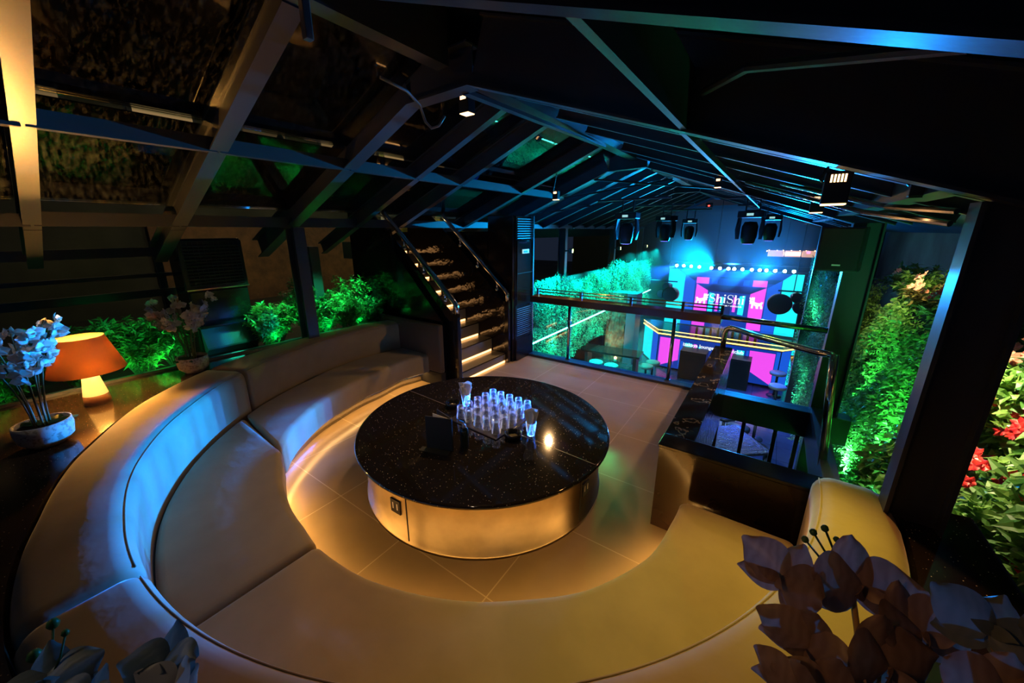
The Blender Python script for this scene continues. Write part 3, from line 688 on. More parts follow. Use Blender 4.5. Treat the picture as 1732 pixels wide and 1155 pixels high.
# foreground orchid sprays, their bowls stand on the ledge below the camera
def spray(loc, label, flowers, mats, root, seed, size, buds=()):
    rr = random.Random(seed); t = thing('orchid_spray', label, 'plant', root)
    bm = B(); pr = .13; lathe(bm, [(0,0),(pr*.55,0),(pr*.95,.045),(pr,.10),(pr*.98,.125),(pr*.92,.125),(pr*.9,.10),(0,.10)], 40); link('bowl', bm, M['stoneware'], t, True)
    rv = Vector(root)
    tips = [Vector(f[0])-rv for f in flowers]; top = sum(tips, Vector())/len(tips)
    for n_, (grp) in enumerate((tips[::2], tips[1::2])):
        if not grp: continue
        grp = sorted(grp, key=lambda v: v.z); pts = [Vector((.02*n_, .01, .1)), Vector((top.x*.25+.02*n_, top.y*.25, top.z*.55)), top*.8+Vector((.03*n_, 0, 0))]+[g+Vector((0, 0, -.02)) for g in grp[-1:]]
        # smooth
        sm = []
        for i in range(len(pts)-1):
            for k in range(5): sm.append(pts[i].lerp(pts[i+1], k/5))
        sm.append(pts[-1]); bm = B(); tube(bm, sm, .0035, 7)
        for g in grp[:-1]: tube(bm, [sm[-4], (sm[-4]+g)/2+Vector((0, 0, -.01)), g], .0022, 6)
        link('stalk', bm, M['stem_gold'], t, True)
    for i, (p, face, s) in enumerate(flowers):
        blossom('blossom', Vector(p)-rv, face, s*size, mats[i % len(mats)], t, seed*10+i)
    for p, r in buds:
        q = Vector(p)-rv; bm = B(); lathe(bm, [(0,-r*1.2),(r*.7,-r*.7),(r,0),(r*.7,r*.8),(0,r*1.3)], 12, q); b0_ = min(tips, key=lambda v: (v-q).length); tube(bm, [q, q*.6+b0_*.4+Vector((0, 0, -.008)), b0_], .0016, 5); link('bud', bm, M['leaf_dk'], t, True)
fr_ = random.Random(77)
def cl(c, n, sx, sy, sz, base, s0=.8, s1=1.1):
    return [((c[0]+fr_.uniform(-sx, sx), c[1]+fr_.uniform(-sy, sy), c[2]+fr_.uniform(-sz, sz)), (base[0]+fr_.uniform(-.6, .6), base[1]+fr_.uniform(-.5, .5), base[2]+fr_.uniform(-.3, .3)), fr_.uniform(s0, s1)) for _ in range(n)]
spray(None, 'grey-teal orchid spray at the bottom left, close in front of the sofa', [((-.755,-.075,1.575),(.5,-.1,.9),1.),((-.70,-.05,1.56),(.2,-.6,.9),.8)]+cl((-.74,-.11,1.54), 3, .05, .02, .02, (.3,-.4,.7)),
      [M['petal_teal']], (-.78,-.55,.82), 11, .115, [((-.835,-.055,1.61),.008),((-.82,-.08,1.585),.009),((-.785,-.045,1.62),.005)])
spray(None, 'teal and peach orchid spray near the bottom left middle of the photo', [((-.60,.03,1.625),(.4,-.5,.8),1.),((-.555,.02,1.615),(.0,-.7,.7),1.)]+cl((-.585,.0,1.60), 3, .035, .02, .02, (.3,-.5,.6)),
      [M['petal_teal'], M['petal']], (-.6,-.6,.82), 12, .10, [((-.585,.055,1.635),.005)])
spray(None, 'large dusty mauve orchid spray at the bottom right in front of the sofa end', [((.075,.555,1.735),(-.5,-.6,.5),1.),((.150,.580,1.750),(.3,-.7,.5),1.1),((.105,.500,1.700),(-.3,-.9,.2),.95),((.165,.500,1.725),(.4,-.7,.4),1.),((.120,.440,1.700),(-.1,-.9,.4),.9),((.200,.555,1.735),(.5,-.5,.7),1.),((.09,.43,1.70),(-.5,-.8,.1),.8)],
      [M['petal_dusty']], (.30,-.10,.82), 13, .115, [((.107,.645,1.762),.005),((.118,.645,1.775),.005),((.132,.64,1.767),.004),((.100,.645,1.745),.005)])
spray(None, 'peach and slate orchid spray in the lowest right corner', [((.245,.545,1.785),(-.2,-.6,.8),1.),((.30,.555,1.79),(.3,-.6,.7),1.),((.225,.455,1.790),(-.1,-.8,.6),.9),((.27,.47,1.79),(.3,-.8,.5),1.),((.21,.40,1.79),(-.3,-.8,.5),.8),((.25,.40,1.80),(.1,-.9,.4),.8)],
      [M['petal_teal'], M['petal_teal'], M['petal_dusty']], (.48,-.25,.82), 14, .095)

# ------------------------------------------------------------------ left planter and shrubs
bm = B(); box(bm, -6.3, -5.0, -1.3, 3.71, .0, .66); o = tag(link('planter_box', bm, M['steel_blk']), 'long black planter behind the left ledge filled with shrubs', 'planter')
link('soil', box(B(), -6.25, -5.04, -1.25, 3.68, .66, .70), M['soil'], o)
link('steel_edge', box(B(), -5.04, -4.995, -1.25, 3.5, .66, .845), mat('blue_grey_steel_edge', (.2, .24, .28), .35, .8), o)
def shrub(loc, label, h, r, nb, m, seed, L=.05, cat='shrub', group=None, nm='shrub', base_r=.05):
    rr = random.Random(seed); t = thing(nm, label, cat, loc, 0, group); bm = B(); lv = []
    for k in range(nb):
        a = rr.uniform(0, 6.28); q = rr.uniform(.2, 1)**.6; top = Vector((cos(a)*r*q, sin(a)*r*q, h*rr.uniform(.55, 1.)*(1.1-.35*q)))
        b0 = Vector((cos(a)*base_r, sin(a)*base_r, 0)); pts = [b0, b0.lerp(top, .45)+Vector((0, 0, h*.08)), top]
        tube(bm, pts, [.004, .003, .0015], 4, False)
        nl = int(15*h/.45)
        for i in range(nl):
            s = .25+.75*(i+rr.random())/nl; p = b0.lerp(top, s)+Vector((0, 0, h*.08*sin(pi*s)))
            for _ in range(2):
                d = Vector((rr.uniform(-1, 1), rr.uniform(-1, 1), rr.uniform(-.3, .8))).normalized()
                lv.append((p, d, Vector((rr.uniform(-.4, .4), rr.uniform(-.4, .4), 1)), L*rr.uniform(.7, 1.3), L*rr.uniform(.35, .5)))
    link('branches', bm, M['stem'], t); link_me('foliage', leaf_mesh('foliage', lv), m, t)
    return t
SH = [((-5.3,-.55,.70),.50,.28,'dark shrub at the far left edge of the planter behind the white orchids','leaf_dk'),
      ((-5.35,-.12,.70),.46,.30,'low shrub in the planter directly behind the lamp','leaf'),
      ((-5.35,.38,.70),.70,.32,'tall leafy shrub behind the lamp shade, right of the orchids','leaf_dk'),
      ((-5.35,.80,.70),.66,.32,'green-lit shrub between the lamp and the small orchid bowl','leaf'),
      ((-5.55,1.12,.70),.62,.26,'shrub behind the small orchid bowl beside the black cooler','leaf_dk'),
      ((-5.25,2.05,.70),.62,.24,'bright green shrub just right of the black cooler','leaf_bright'),
      ((-5.50,2.25,.70),.60,.28,'green shrub left of the slim dark steel post','leaf'),
      ((-5.25,2.72,.70),.55,.30,'vivid green-lit shrub right of the slim dark steel post','leaf'),
      ((-5.60,2.75,.70),.80,.30,'taller olive shrub behind the vivid green-lit ones','leaf_dk'),
      ((-5.20,3.15,.70),.62,.30,'bright green-lit shrub above the middle of the sofa backrest','leaf'),
      ((-5.55,3.45,.70),.85,.30,'tall shrub before the black stair wall','leaf'),
      ((-5.15,3.50,.70),.50,.22,'darker shrub over the sofa return next to the stairs','leaf_dk')]
for i, (l, h, r, lb, m) in enumerate(SH): shrub(l, lb, h*1.12, r*1.15, 46, M[m], 40+i, .075, group='shrubs in the left planter')

# black cooler cabinet
t = thing('air_cooler', 'black upright cooler cabinet with louvred top standing in the left planter', 'air cooler', (-5.52, 1.70, .70), R(0))
link('cabinet', box(B(), -.45, -.02, -.33, .30, .0, 1.44, .012), M['steel_blk'], t)
fr = link('louvre_frame', box(B(), -.03, .0, -.34, .31, .86, 1.42, .006), M['black_plastic'], t)
bm = B()
for i in range(13):
    z = .895+i*.038; prism(bm, [(.0,-.30,z),(.022,-.30,z+.006),(.022,-.30,z+.010),(.0,-.30,z+.022)], (0, .57, 0))
for i in range(12): box(bm, .018, .024, -.30+i*.0515, -.296+i*.0515, .885, 1.40)
link('louvre_grille', bm, M['black_plastic'], fr)
link('ledge_trim', box(B(), -.03, .03, -.34, .31, .845, .862, .003), M['chrome'], t)
link('service_panel', box(B(), -.03, .01, -.32, .29, .46, .83, .01), M['steel_blk'], t)
link('drip_tray', box(B(), -.03, .12, -.32, .29, .40, .43, .006), M['steel_blk'], t)
bm = B(); prism(bm, [(.02,-.30,.05),(.14,-.30,.14),(.14,-.30,.16),(.02,-.30,.38)], (0, .57, 0)); link('lower_panel', bm, mat('blue_reflection_panel', (.10, .14, .2), .15, .5, bump=(90, .6, .004)), t)  # blue reflection put into the colour of the lower panel
spot((-4.6, 2.2, 1.3), (-5.5, 1.75, .95), (.0, .3, 1.), 26, 40, .6, .02)  # blue spot added to tint the cooler panels

# ------------------------------------------------------------------ staircase
t = thing('staircase', 'lit black tiled staircase climbing left behind the sofa', 'stairs', (0, 0, 0))
X0, TR, RS = -3.57, .295, .235
tile = mat('dark_olive_tile', (.16, .14, .09), .25)
for i in range(9):
    xa = X0-TR*i; z1 = .16+RS*i; z0 = 0 if i == 0 else z1-RS
    xb = -6.4
    st = link('step', box(B(), xa-TR-.02, xa, 3.84, 5.03, max(0, z0-.05), z1), tile, t)
    link('nosing', box(B(), xa-.004, xa+.012, 3.84, 5.03, z1-.01, z1+.003), M['granite_ledge'], st)
    link('step_light', box(B(), xa, xa+.008, 3.90 if i < 4 else 4.2, 5.0, z0+.005, z0+.035), M['led_step'], st)
for yy, nm in ((3.80, 'near'), (5.05, 'far')):
    bm = B(); prism(bm, [(-3.57,yy-.015,0),(-3.57,yy-.015,1.02),(-4.62,yy-.015,1.98),(-5.9,yy-.015,3.0),(-5.9,yy-.015,0)], (0, .03, 0))
    link('side_panel', bm, mat('rippled_black_glass_'+nm, (.02, .014, .01), .05, .3, .8, bump=(5, .55, .02)), t)
    bm = B(); tube(bm, [(-3.54,yy,1.06),(-3.54,yy,1.20),(-3.60,yy,1.27),(-4.62,yy,2.18),(-5.1,yy,2.6)], .036, 12); rl = link('handrail', bm, M['chrome'], t, True)
    bm = B()
    for q in (.15, .55, .93):
        x = -3.6-1.02*q; z = 1.27+.91*q; tube(bm, [(x,yy,z),(x,yy,z-.16)], .016, 8); lathe(bm, [(0,-.02),(.03,-.02),(.03,.02),(0,.02)], 12, (x,yy,z-.15))
    link('bracket', bm, M['chrome'], rl, True)
    link('newel_post', box(B(), -3.59, -3.50, yy-.035, yy+.035, 0, 1.08, .008), M['steel_blk'], t)
# black bulkhead above and beside the stairs
bm = B(); prism(bm, [(-3.75,3.72,0),(-3.75,3.72,.95),(-4.68,3.72,1.90),(-4.78,3.72,2.24),(-5.5,3.72,1.88),(-5.9,3.72,1.4),(-5.9,3.72,0)], (0, .05, 0)); struct('wall_stair', bm, M['steel_blk'])
bm = B(); box(bm, -6.6, -4.0, 5.12, 5.22, 0, 2.2); struct('wall_stair_far', bm, M['steel_blk'])
t = thing('water_bin', 'tall blue plastic drum beyond the upper stair rail', 'drum', (-4.3, 5.6, 1.35))
bm = B(); lathe(bm, [(0,0),(.17,0),(.19,.72),(.20,.74),(.20,.77),(0,.77)], 28); link('drum_body', bm, mat('blue_plastic', (.02, .05, .4), .35), t, True)
t2 = tag(link('stair_cabinet', box(B(), -4.6, -4.0, 5.3, 5.8, 0, 1.349, .01), M['steel_blk']), 'black cabinet under the blue drum beyond the stair rail', 'cabinet')

# ------------------------------------------------------------------ floor-standing air conditioner
bm = B(); box(bm, -3.97, -3.475, 5.10, 5.16, 0, 2.44); struct('wall_pier', bm, M['steel_blk'])
t = thing('air_conditioner', 'tall black floor-standing air conditioner beside the stairs', 'air conditioner', (-3.72, 5.17, 0))
link('body', box(B(), -.25, .26, .0, .54, .0, 2.44, .01), M['steel_blk'], t)
link('plinth', box(B(), -.25, .29, -.005, .545, .0, .38, .008), M['steel_blk'], t)
link('front_panel', box(B(), .255, .275, .03, .51, .98, 2.06, .006), mat('smoked_mirror_front', (.06, .07, .065), .08, .8), t)
link('panel_trim', box(B(), .274, .280, .03, .51, 1.515, 1.525), M['chrome'], t)
bm = B()
for i in range(9): box(bm, .255, .272, .04, .50, 2.08+i*.038, 2.095+i*.038)
link('outlet_louvres', bm, mat('grey_louvre', (.12, .12, .12), .35, .5), t)
bm = B()
for i in range(14): box(bm, .255, .272, .04, .50, .44+i*.036, .452+i*.036)
link('intake_grille', bm, mat('grey_louvre_low', (.10, .10, .10), .35, .5), t)
dp = link('display', box(B(), .276, .284, .17, .38, 1.84, 1.91, .003), mat('pale_display', (.5, .55, .5), .3, emit=(.4, .6, .5), es=.25), t)
link('readout', box(B(), .284, .286, .21, .33, 1.855, 1.885), M['black_plastic'], dp)
link('edge_strip', box(B(), .27, .285, .515, .54, .38, 2.44), mat('steel_edge', (.4, .42, .45), .2, 1), t)

# ------------------------------------------------------------------ glass balustrade with drinks ledge
t = thing('drinks_ledge', 'long black drinks ledge with brass rail over the glass balustrade', 'ledge', (0, 5.65, 0))
top = link('ledge_top', box(B(), -3.40, -.47, -.10, .16, 1.0, 1.11, .006), mat('dark_wood_ledge', (.05, .03, .02), .2), t)
for z in (1.16, 1.205):
    bm = B(); tube(bm, [(-3.40,.13,z),(-.47,.13,z)], .009, 8); link('brass_rail', bm, mat('brass_rail_%d' % int(z*100), (.6, .42, .2), .25, 1), t, True)
for x in (-3.38, -2.55, -1.72, -.98, -.49): link('rail_post', box(B(), x-.018, x+.018, .11, .15, 1.11, 1.215), M['steel_dark'], t)
for x, lb in ((-2.70, 'polished chrome post under the drinks ledge, left one'), (-1.05, 'polished chrome post under the drinks ledge, right one')):
    tt = thing('chrome_post', lb, 'post', (x, 5.68, .035)); bm = B(); tube(bm, [(0,0,0),(0,0,.965)], .026, 14); link('tube', bm, M['chrome'], tt, True)
    bm = B(); lathe(bm, [(0,0),(.04,0),(.04,.012),(0,.012)], 16); link('foot_flange', bm, M['chrome'], tt, True)
for i, (xa, xb) in enumerate(((-3.38, -2.74), (-2.66, -1.09), (-1.01, -.49))):
    struct('window_%d' % (20+i), box(B(), xa, xb, 5.675, 5.685, .035, 1.0), M['glass'])
struct('window_23', box(B(), -.47, .6, 5.675, 5.685, .035, .95), M['glass'])
# chrome handrails at the void
t = thing('handrail', 'upper polished chrome rail joining the drinks ledge to the far right column', 'handrail', (0, 0, 0))
bm = B(); tube(bm, [(-.47,5.62,1.09),(.61,5.62,1.06)], .034, 14); link('tube', bm, M['chrome'], t, True)
t = thing('handrail', 'bent polished chrome handrail rising beside the marble wall and dropping at the right', 'handrail', (0, 0, 0))
pts = [(-.40,5.52,.70),(-.40,5.52,.90),(-.385,5.50,.955),(-.35,5.46,.985),(-.28,5.38,.985),(-.1,5.1,.97),(.52,4.0,1.16),(.53,3.95,1.12),(.545,3.9,.95),(.545,3.9,.2),(.545,3.9,-.2)]
bm = B(); tube(bm, [(-.40,5.52,.70),(-.40,5.52,.90),(-.385,5.51,.955),(-.35,5.50,.985),(-.28,5.45,.985),(-.05,5.2,.99),(.45,4.42,1.09),(.52,4.33,1.11),(.553,4.3,1.09)], .032, 14); link('tube', bm, M['chrome'], t, True)
t = thing('chrome_post', 'thick polished chrome pole at the right of the stair void before the green wall', 'post', (0, 0, 0))
bm = B(); tube(bm, [(.66,5.38,.72),(.61,4.35,.22+.3),(.585,4.0,.12)], .034, 14) 
bm.free(); bm = B(); tube(bm, [(.685,5.38,.70),(.655,4.6,.62),(.62,4.25,.40),(.60,4.05,.15),(.60,4.05,-.25)], .034, 14)
bm.free(); bm = B(); tube(bm, [(.55,4.3,1.12),(.65,4.3,.02)], .034, 16); link('tube', bm, M['chrome'], t, True)
bm = B(); box(bm, .62, .74, 2.80, 5.6, -.32, .10); struct('trim_90', bm, M['steel_dark'])

# partitions below the kerb
for i, (x, lb) in enumerate(((-.33, 'beside the marble wall'), (-.02, 'second from the marble wall'), (.33, 'in the right half of the void'), (.56, 'next to the right column'))):
    t = thing('partition_post', 'dark wooden partition post hanging below the kerb, '+lb, 'post', (x, 5.66, -2.2), 0, 'partition posts below the kerb')
    link('post', box(B(), -.022, .022, -.03, .03, 0, 1.9, .003), M['wood'], t)

# ------------------------------------------------------------------ lower hall furniture
def low_table(x, y, lx, ly, rz, label, h=.75):
    t = thing('dining_table', label, 'table', (x, y, ZL), rz); link('tabletop', box(B(), -lx/2, lx/2, -ly/2, ly/2, h-.05, h, .006), M['hammer'], t)
    for sx in (-1, 1):
        for sy in (-1, 1): link('leg', box(B(), sx*(lx/2-.06)-.025, sx*(lx/2-.06)+.025, sy*(ly/2-.06)-.025, sy*(ly/2-.06)+.025, 0, h-.05), M['steel_dark'], t)
low_table(-.22, 7.25, .95, .95, R(40), 'dark hammered metal table below the marble wall')
low_table(.50, 6.30, .8, .7, R(6), 'dark hammered metal table nearest the right column, seen through the void')
def stool(h, r, m, label, group):
    t = thing('bar_stool', label, 'stool', (0, 0, 0), 0, group)
    bm = B(); lathe(bm, [(0,h-.08),(r,h-.08),(r*1.04,h-.05),(r*1.04,h-.02),(r*.9,h),(0,h+.004)], 28); link('seat', bm, m, t, True)
    bm = B(); lathe(bm, [(0,.02),(.03,.02),(.03,h-.08),(0,h-.08)], 12); link('pole', bm, M['steel_dark'], t, True)
    bm = B(); lathe(bm, [(0,0),(.17,0),(.17,.015),(.04,.03),(0,.03)], 24); link('foot', bm, M['steel_dark'], t, True)
    return t
gs = 'round stools around the hammered tables'
s0 = stool(.48, .21, M['black_plastic'], 'round black stool on the far side of the hammered table, right', gs); s0.location = (.18, 9.1, ZL)
dup(s0, (-.12, 8.5, ZL), 0, 'round black stool nearest the far corner of the hammered table')
dup(s0, (.10, 6.95, ZL), 0, 'round black stool tucked between the two hammered tables')
dup(s0, (-.40, 8.9, ZL), 0, 'round black stool behind the marble wall end')
# stone column, table and cream stools on the left of the lower hall
t = thing('stone_pillar', 'rough split-stone pillar lit warm from below at the left of the lower hall', 'pillar', (-4.1, 12.6, ZL))
bm = B(); box(bm, -.34, .30, -.3, .3, 0, 2.4)
bmesh.ops.subdivide_edges(bm, edges=bm.edges, cuts=14, use_grid_fill=True)
for v in bm.verts: v.co += Vector((rnd.uniform(-.025, .025), rnd.uniform(-.025, .025), 0))
link('stone_face', bm, M['stone'], t); link('steel_side', box(B(), .31, .62, -.3, .3, 0, 2.4), mat('grey_slab', (.12, .14, .2), .5, bump=(6, .5, .02)), t)
t = thing('bar_table', 'long dark table in front of the stone pillar', 'table', (-3.75, 11.2, ZL), R(6))
link('tabletop', box(B(), -.95, .85, -.36, .36, .68, .74, .006), M['steel_blk'], t)
for sx in (-.8, .7): link('leg', box(B(), sx-.05, sx+.05, -.25, .25, 0, .68), M['steel_dark'], t)
gs = 'cream topped stools at the long dark table'
s1 = stool(.52, .2, M['seatpad'], 'cream topped stool at the left front of the long dark table', gs); s1.location = (-4.05, 10.55, ZL)
dup(s1, (-3.55, 10.5, ZL), 0, 'cream topped stool at the middle front of the long dark table')
dup(s1, (-2.68, 11.05, ZL), 0, 'cream topped stool at the near right end of the long dark table')
dup(s1, (-2.60, 11.5, ZL), 0, 'cream topped stool at the far right end of the long dark table')
t = thing('candle_lamp', 'small glowing lamp at the foot of the stone pillar', 'lamp', (-4.0, 12.2, ZL))
bm = B(); lathe(bm, [(0,0),(.06,0),(.05,.12),(0,.12)], 16); link('holder', bm, M['stoneware'], t, True); bm = B(); lathe(bm, [(0,.121),(.04,.13),(.05,.18),(0,.22)], 16); link('flame', bm, M['lens_warm'], t, True)
# counter on the right by the hedge
t = thing('side_counter', 'black side counter under the right hanging hedge', 'counter', (1.02, 11.85, ZL))
link('counter_top', box(B(), -.3, .25, -1.2, .8, .98, 1.04, .006), M['steel_blk'], t); link('counter_body', box(B(), -.1, .25, -1.15, .75, 0, .98), M['black_matte'], t)
gs = 'cream topped stools at the right side counter'
s2 = stool(.70, .18, M['seatpad'], 'cream topped stool nearest the deck at the right side counter', gs); s2.location = (.50, 10.9, ZL)
dup(s2, (.50, 12.0, ZL), 0, 'cream topped stool at the far end of the right side counter')

# ------------------------------------------------------------------ stage: screen, cans, booth
def poly_mesh(bm, pts, Y, dy, mi):
    vs_ = [bm.verts.new((x, Y-dy, z)) for x, z in pts]; f = bm.faces.new(vs_); f.material_index = mi; 
    f.normal_update()
    if f.normal.y > 0: f.normal_flip()
SM = [M['scr_bg'], M['scr_blue'], M['scr_dk'], M['scr_cyan'], M['scr_pink'], M['scr_white']]
t = thing('led_screen', 'big LED screen behind the stage showing cyan and magenta blocks with a white logo', 'screen', (0, 17, 0))
link('cabinet', box(B(), -3.62, .97, .02, .22, -1.70, .70), M['black_matte'], t)
bm = B()
poly_mesh(bm, [(-3.57,.65),(.90,.65),(.93,-1.64),(-3.57,-1.64)], 0, -.005, 0)
L = [([(-3.57,.65),(-3.26,.65),(-2.94,.43),(-2.92,-1.63),(-3.57,-1.63)],3),
     ([(-2.94,.43),(-2.55,.20),(-2.52,-1.63),(-2.93,-1.63)],1), ([(-2.93,.43),(.32,.41),(.1,.25),(-2.6,.25)],2),
     ([(-2.50,.37),(-2.05,.37),(-2.05,.12),(-2.50,.12)],4), ([(-2.48,.10),(-2.05,-.14),(-2.01,-.95),(-2.01,-1.62),(-2.49,-1.62)],4),
     ([(-2.03,.37),(-.60,.36),(-.60,.12),(-2.03,.12)],0), ([(-1.95,.34),(-1.75,.34),(-1.75,.14),(-1.95,.14)],1), ([(-.88,.34),(-.68,.34),(-.68,.14),(-.88,.14)],1),
     ([(-2.43,.10),(-.15,.09),(-.6,-.18),(-2.0,-.16)],2),
     ([(-.58,.36),(-.13,.36),(-.13,.12),(-.58,.12)],4), ([(-.13,.10),(-.13,-1.08),(-.10,-1.56),(-.56,-1.56),(-.60,-.17)],4),
     ([(-.10,.10),(.30,.40),(.32,-1.62),(-.08,-1.62)],1),
     ([(.32,.41),(.57,.65),(.90,.65),(.93,-1.64),(.33,-1.61)],3),
     ([(-1.99,-.2),(-.62,-.2),(-.62,-1.1),(-1.99,-1.1)],0), ([(-1.98,-.22),(-1.80,-.24),(-1.80,-1.0),(-1.98,-1.02)],3), ([(-1.72,-.26),(-1.62,-.27),(-1.62,-.95),(-1.72,-.96)],4),
     ([(-1.55,-.35),(-1.46,-.36),(-1.46,-.92),(-1.55,-.92)],3), ([(-1.12,-.33),(-1.02,-.32),(-1.02,-.92),(-1.12,-.92)],4), ([(-.93,-.28),(-.74,-.24),(-.74,-1.02),(-.93,-1.0)],3), ([(-1.40,-.45),(-1.18,-.45),(-1.18,-1.1),(-1.40,-1.1)],2)]
for i, (p, mi) in enumerate(L): poly_mesh(bm, p, 0, .0+.0012*i, mi)
disp = link('display', bm, SM, t)
def flatpoly(bm, pts, y, th=0):
    vs_ = [bm.verts.new((x, y, z)) for x, z in pts]; f = bm.faces.new(vs_); f.normal_update()
    if f.normal.y > 0: f.normal_flip()
def text(body, x, z, size, y, m, parent, name='lettering', sx=1., bold=0, align='LEFT'):
    cu = bpy.data.curves.new(name, 'FONT'); cu.body = body; cu.size = size; cu.align_x = align; cu.offset = bold; cu.extrude = .002
    o = bpy.data.objects.new(name, cu); C.objects.link(o); dg = bpy.context.evaluated_depsgraph_get(); me = bpy.data.meshes.new_from_object(o.evaluated_get(dg))
    bpy.data.objects.remove(o); me.materials.clear(); ob = link_me(name, me, m, parent); ob.location = (x, y, z); ob.rotation_euler = (pi/2, 0, 0); ob.scale = (sx, 1, 1); return ob
# the word ShiShi in a serif face
bm = B(); Yt = -.05
def rect(x0, z0, x1, z1): flatpoly(bm, [(x0,z0),(x1,z0),(x1,z1),(x0,z1)], Yt)
def serif_h(x, b):
    rect(x+.02, b, x+.07, b+.34); rect(x-.0, b, x+.09, b+.015); rect(x, b+.325, x+.07, b+.34)
    rect(x+.15, b, x+.20, b+.17); rect(x+.13, b, x+.225, b+.015)
    pts = [(x+.07,b+.15),(x+.10,b+.215),(x+.15,b+.235),(x+.185,b+.22),(x+.20,b+.17),(x+.15,b+.17),(x+.14,b+.20),(x+.11,b+.195),(x+.07,b+.12)]
    flatpoly(bm, pts, Yt-.001)
def serif_i(x, b):
    rect(x+.02, b, x+.07, b+.225); rect(x, b, x+.09, b+.015); rect(x, b+.21, x+.07, b+.225)
    flatpoly(bm, [(x+.045+.032*cos(k*pi/6), b+.305+.032*sin(k*pi/6)) for k in range(12)], Yt)
def serif_S(x, b):
    n = 28; c = []
    for k in range(n+1):
        q = k/n; a = R(35+q*235) if q < .5 else 0
        if q <= .5: an = R(40+(q/.5)*230); cx_, cz_, rx, rz_ = x+.115, b+.25, .085, .082
        else: an = R(90-((q-.5)/.5)*230); cx_, cz_, rx, rz_ = x+.115, b+.088, .088, .082
        c.append((cx_+rx*cos(an), cz_+rz_*sin(an)))
    for i in range(n):
        (xa, za), (xb, zb) = c[i], c[i+1]; d = Vector((xb-xa, zb-za)); 
        if d.length < 1e-5: continue
        q = (i+.5)/n; wdt = .014+.030*math.exp(-((q-.5)/.2)**2); nv = Vector((-d.y, d.x)).normalized()*wdt/2
        e = d.normalized()*.006
        flatpoly(bm, [(xa+nv.x-e.x, za+nv.y-e.y), (xb+nv.x+e.x, zb+nv.y+e.y), (xb-nv.x+e.x, zb-nv.y+e.y), (xa-nv.x-e.x, za-nv.y-e.y)], Yt-.0005*(i % 2))
    rect(x+.19, b+.24, x+.205, b+.335); rect(x+.02, b+.0, x+.035, b+.10)
x = -1.96; b_ = -.59
serif_S(x, b_); serif_h(x+.245, b_); serif_i(x+.495, b_); serif_S(x+.615, b_); serif_h(x+.86, b_); serif_i(x+1.11, b_)
link('logo_word', bm, M['scr_white'], t)
text('izakaya lounge • nightclub', -1.90, -.715, .105, Yt, M['scr_white'], t, 'subtitle', 1.0, .002)
# guardian animal emblem left and right of the word
def emblem(cx_, cz_, s, fl):
    bm = B()
    P_ = [(-.5,-.35),(-.42,-.15),(-.5,.05),(-.38,.1),(-.25,-.02),(-.05,.0),(.1,.05),(.12,.4),(.2,.48),(.2,.36),(.3,.46),(.38,.34),(.48,.44),(.5,.3),(.42,.2),(.5,.1),(.4,0),(.46,-.12),(.3,-.15),(.3,-.5),(.15,-.5),(.15,-.25),(0,-.28),(-.05,-.5),(-.22,-.5),(-.2,-.28),(-.32,-.26),(-.34,-.5),(-.5,-.5)]
    pts = [(cx_+fl*px*s, cz_+pz*s) for px, pz in P_]
    vs_ = [bm.verts.new((px, Yt, pz)) for px, pz in pts]; es = [bm.edges.new((vs_[i], vs_[(i+1) % len(vs_)])) for i in range(len(vs_))]
    bmesh.ops.triangle_fill(bm, use_beauty=True, edges=es)
    link('emblem', bm, M['scr_white'], t)
    bm = B()
    for (px, pz) in ((.22,.14),(.32,.16),(.0,-.12),(-.15,-.14),(.1,-.2)):
        flatpoly(bm, [(cx_+fl*(px+.035*cos(k*pi/3))*s, cz_+(pz+.03*sin(k*pi/3))*s) for k in range(6)], Yt-.003)
    link('emblem_marks', bm, M['scr_pink'], t)
emblem(-2.22, -.47, .46, 1); emblem(-.38, -.47, .46, -1)
# truss with the row of cans
t = thing('lighting_truss', 'black truss bar above the LED screen', 'truss', (0, 16.6, .84))
bm = B(); tube(bm, [(-3.6,0,.12),(.95,0,.12)], .03, 8); tube(bm, [(-3.6,.2,.12),(.95,.2,.12)], .03, 8); link('chord', bm, M['steel_dark'], t, True)
bm = B()
for k in range(18): tube(bm, [(-3.5+k*.25,0,.12),(-3.375+k*.25,.2,.12),(-3.25+k*.25,0,.12)], .012, 6)
link('lacing', bm, M['steel_dark'], t)
for xx, zz in ((-1.9, 2.64), (.2, 1.93)):
    bm = B(); tube(bm, [(xx,0,.12),(xx,0,zz)], .012, 6); link('hanger_rod', bm, M['steel_dark'], t)
pc = thing('par_can', '', 'stage light', (0, 0, 0), 0, 'row of lit cans above the LED screen')
bm = B(); tube(bm, [(0,.13,0),(0,0,0)], .055, 14); link('can', bm, M['black_plastic'], pc, True)
bm = B(); tube(bm, [(0,-.003,0),(0,-.006,0)], .052, 14); link('lens', bm, M['lens_blue'], pc)
bm = B(); tube(bm, [(0,.09,.05),(0,.09,.14)], .008, 6); link('yoke', bm, M['steel_dark'], pc)
pos = ['farthest left', 'second from the left', 'third from the left', 'left of the first gap', 'right of the first gap', 'left of the twin bright pair', 'left one of the twin bright pair', 'right one of the twin bright pair', 'next after the twin bright pair', 'at the row centre right of the logo', 'left of the second bright pair', 'in the second bright pair, right one', 'third from the right', 'second from the right', 'farthest right']
for i, (x, z) in enumerate(PAR):
    lb = 'glowing blue-white can above the LED screen, ' + pos[i]
    if i == 0: pc.location = (x, 16.5, z); pc['label'] = lb
    else: dup(pc, (x, 16.5, z), 0, lb)
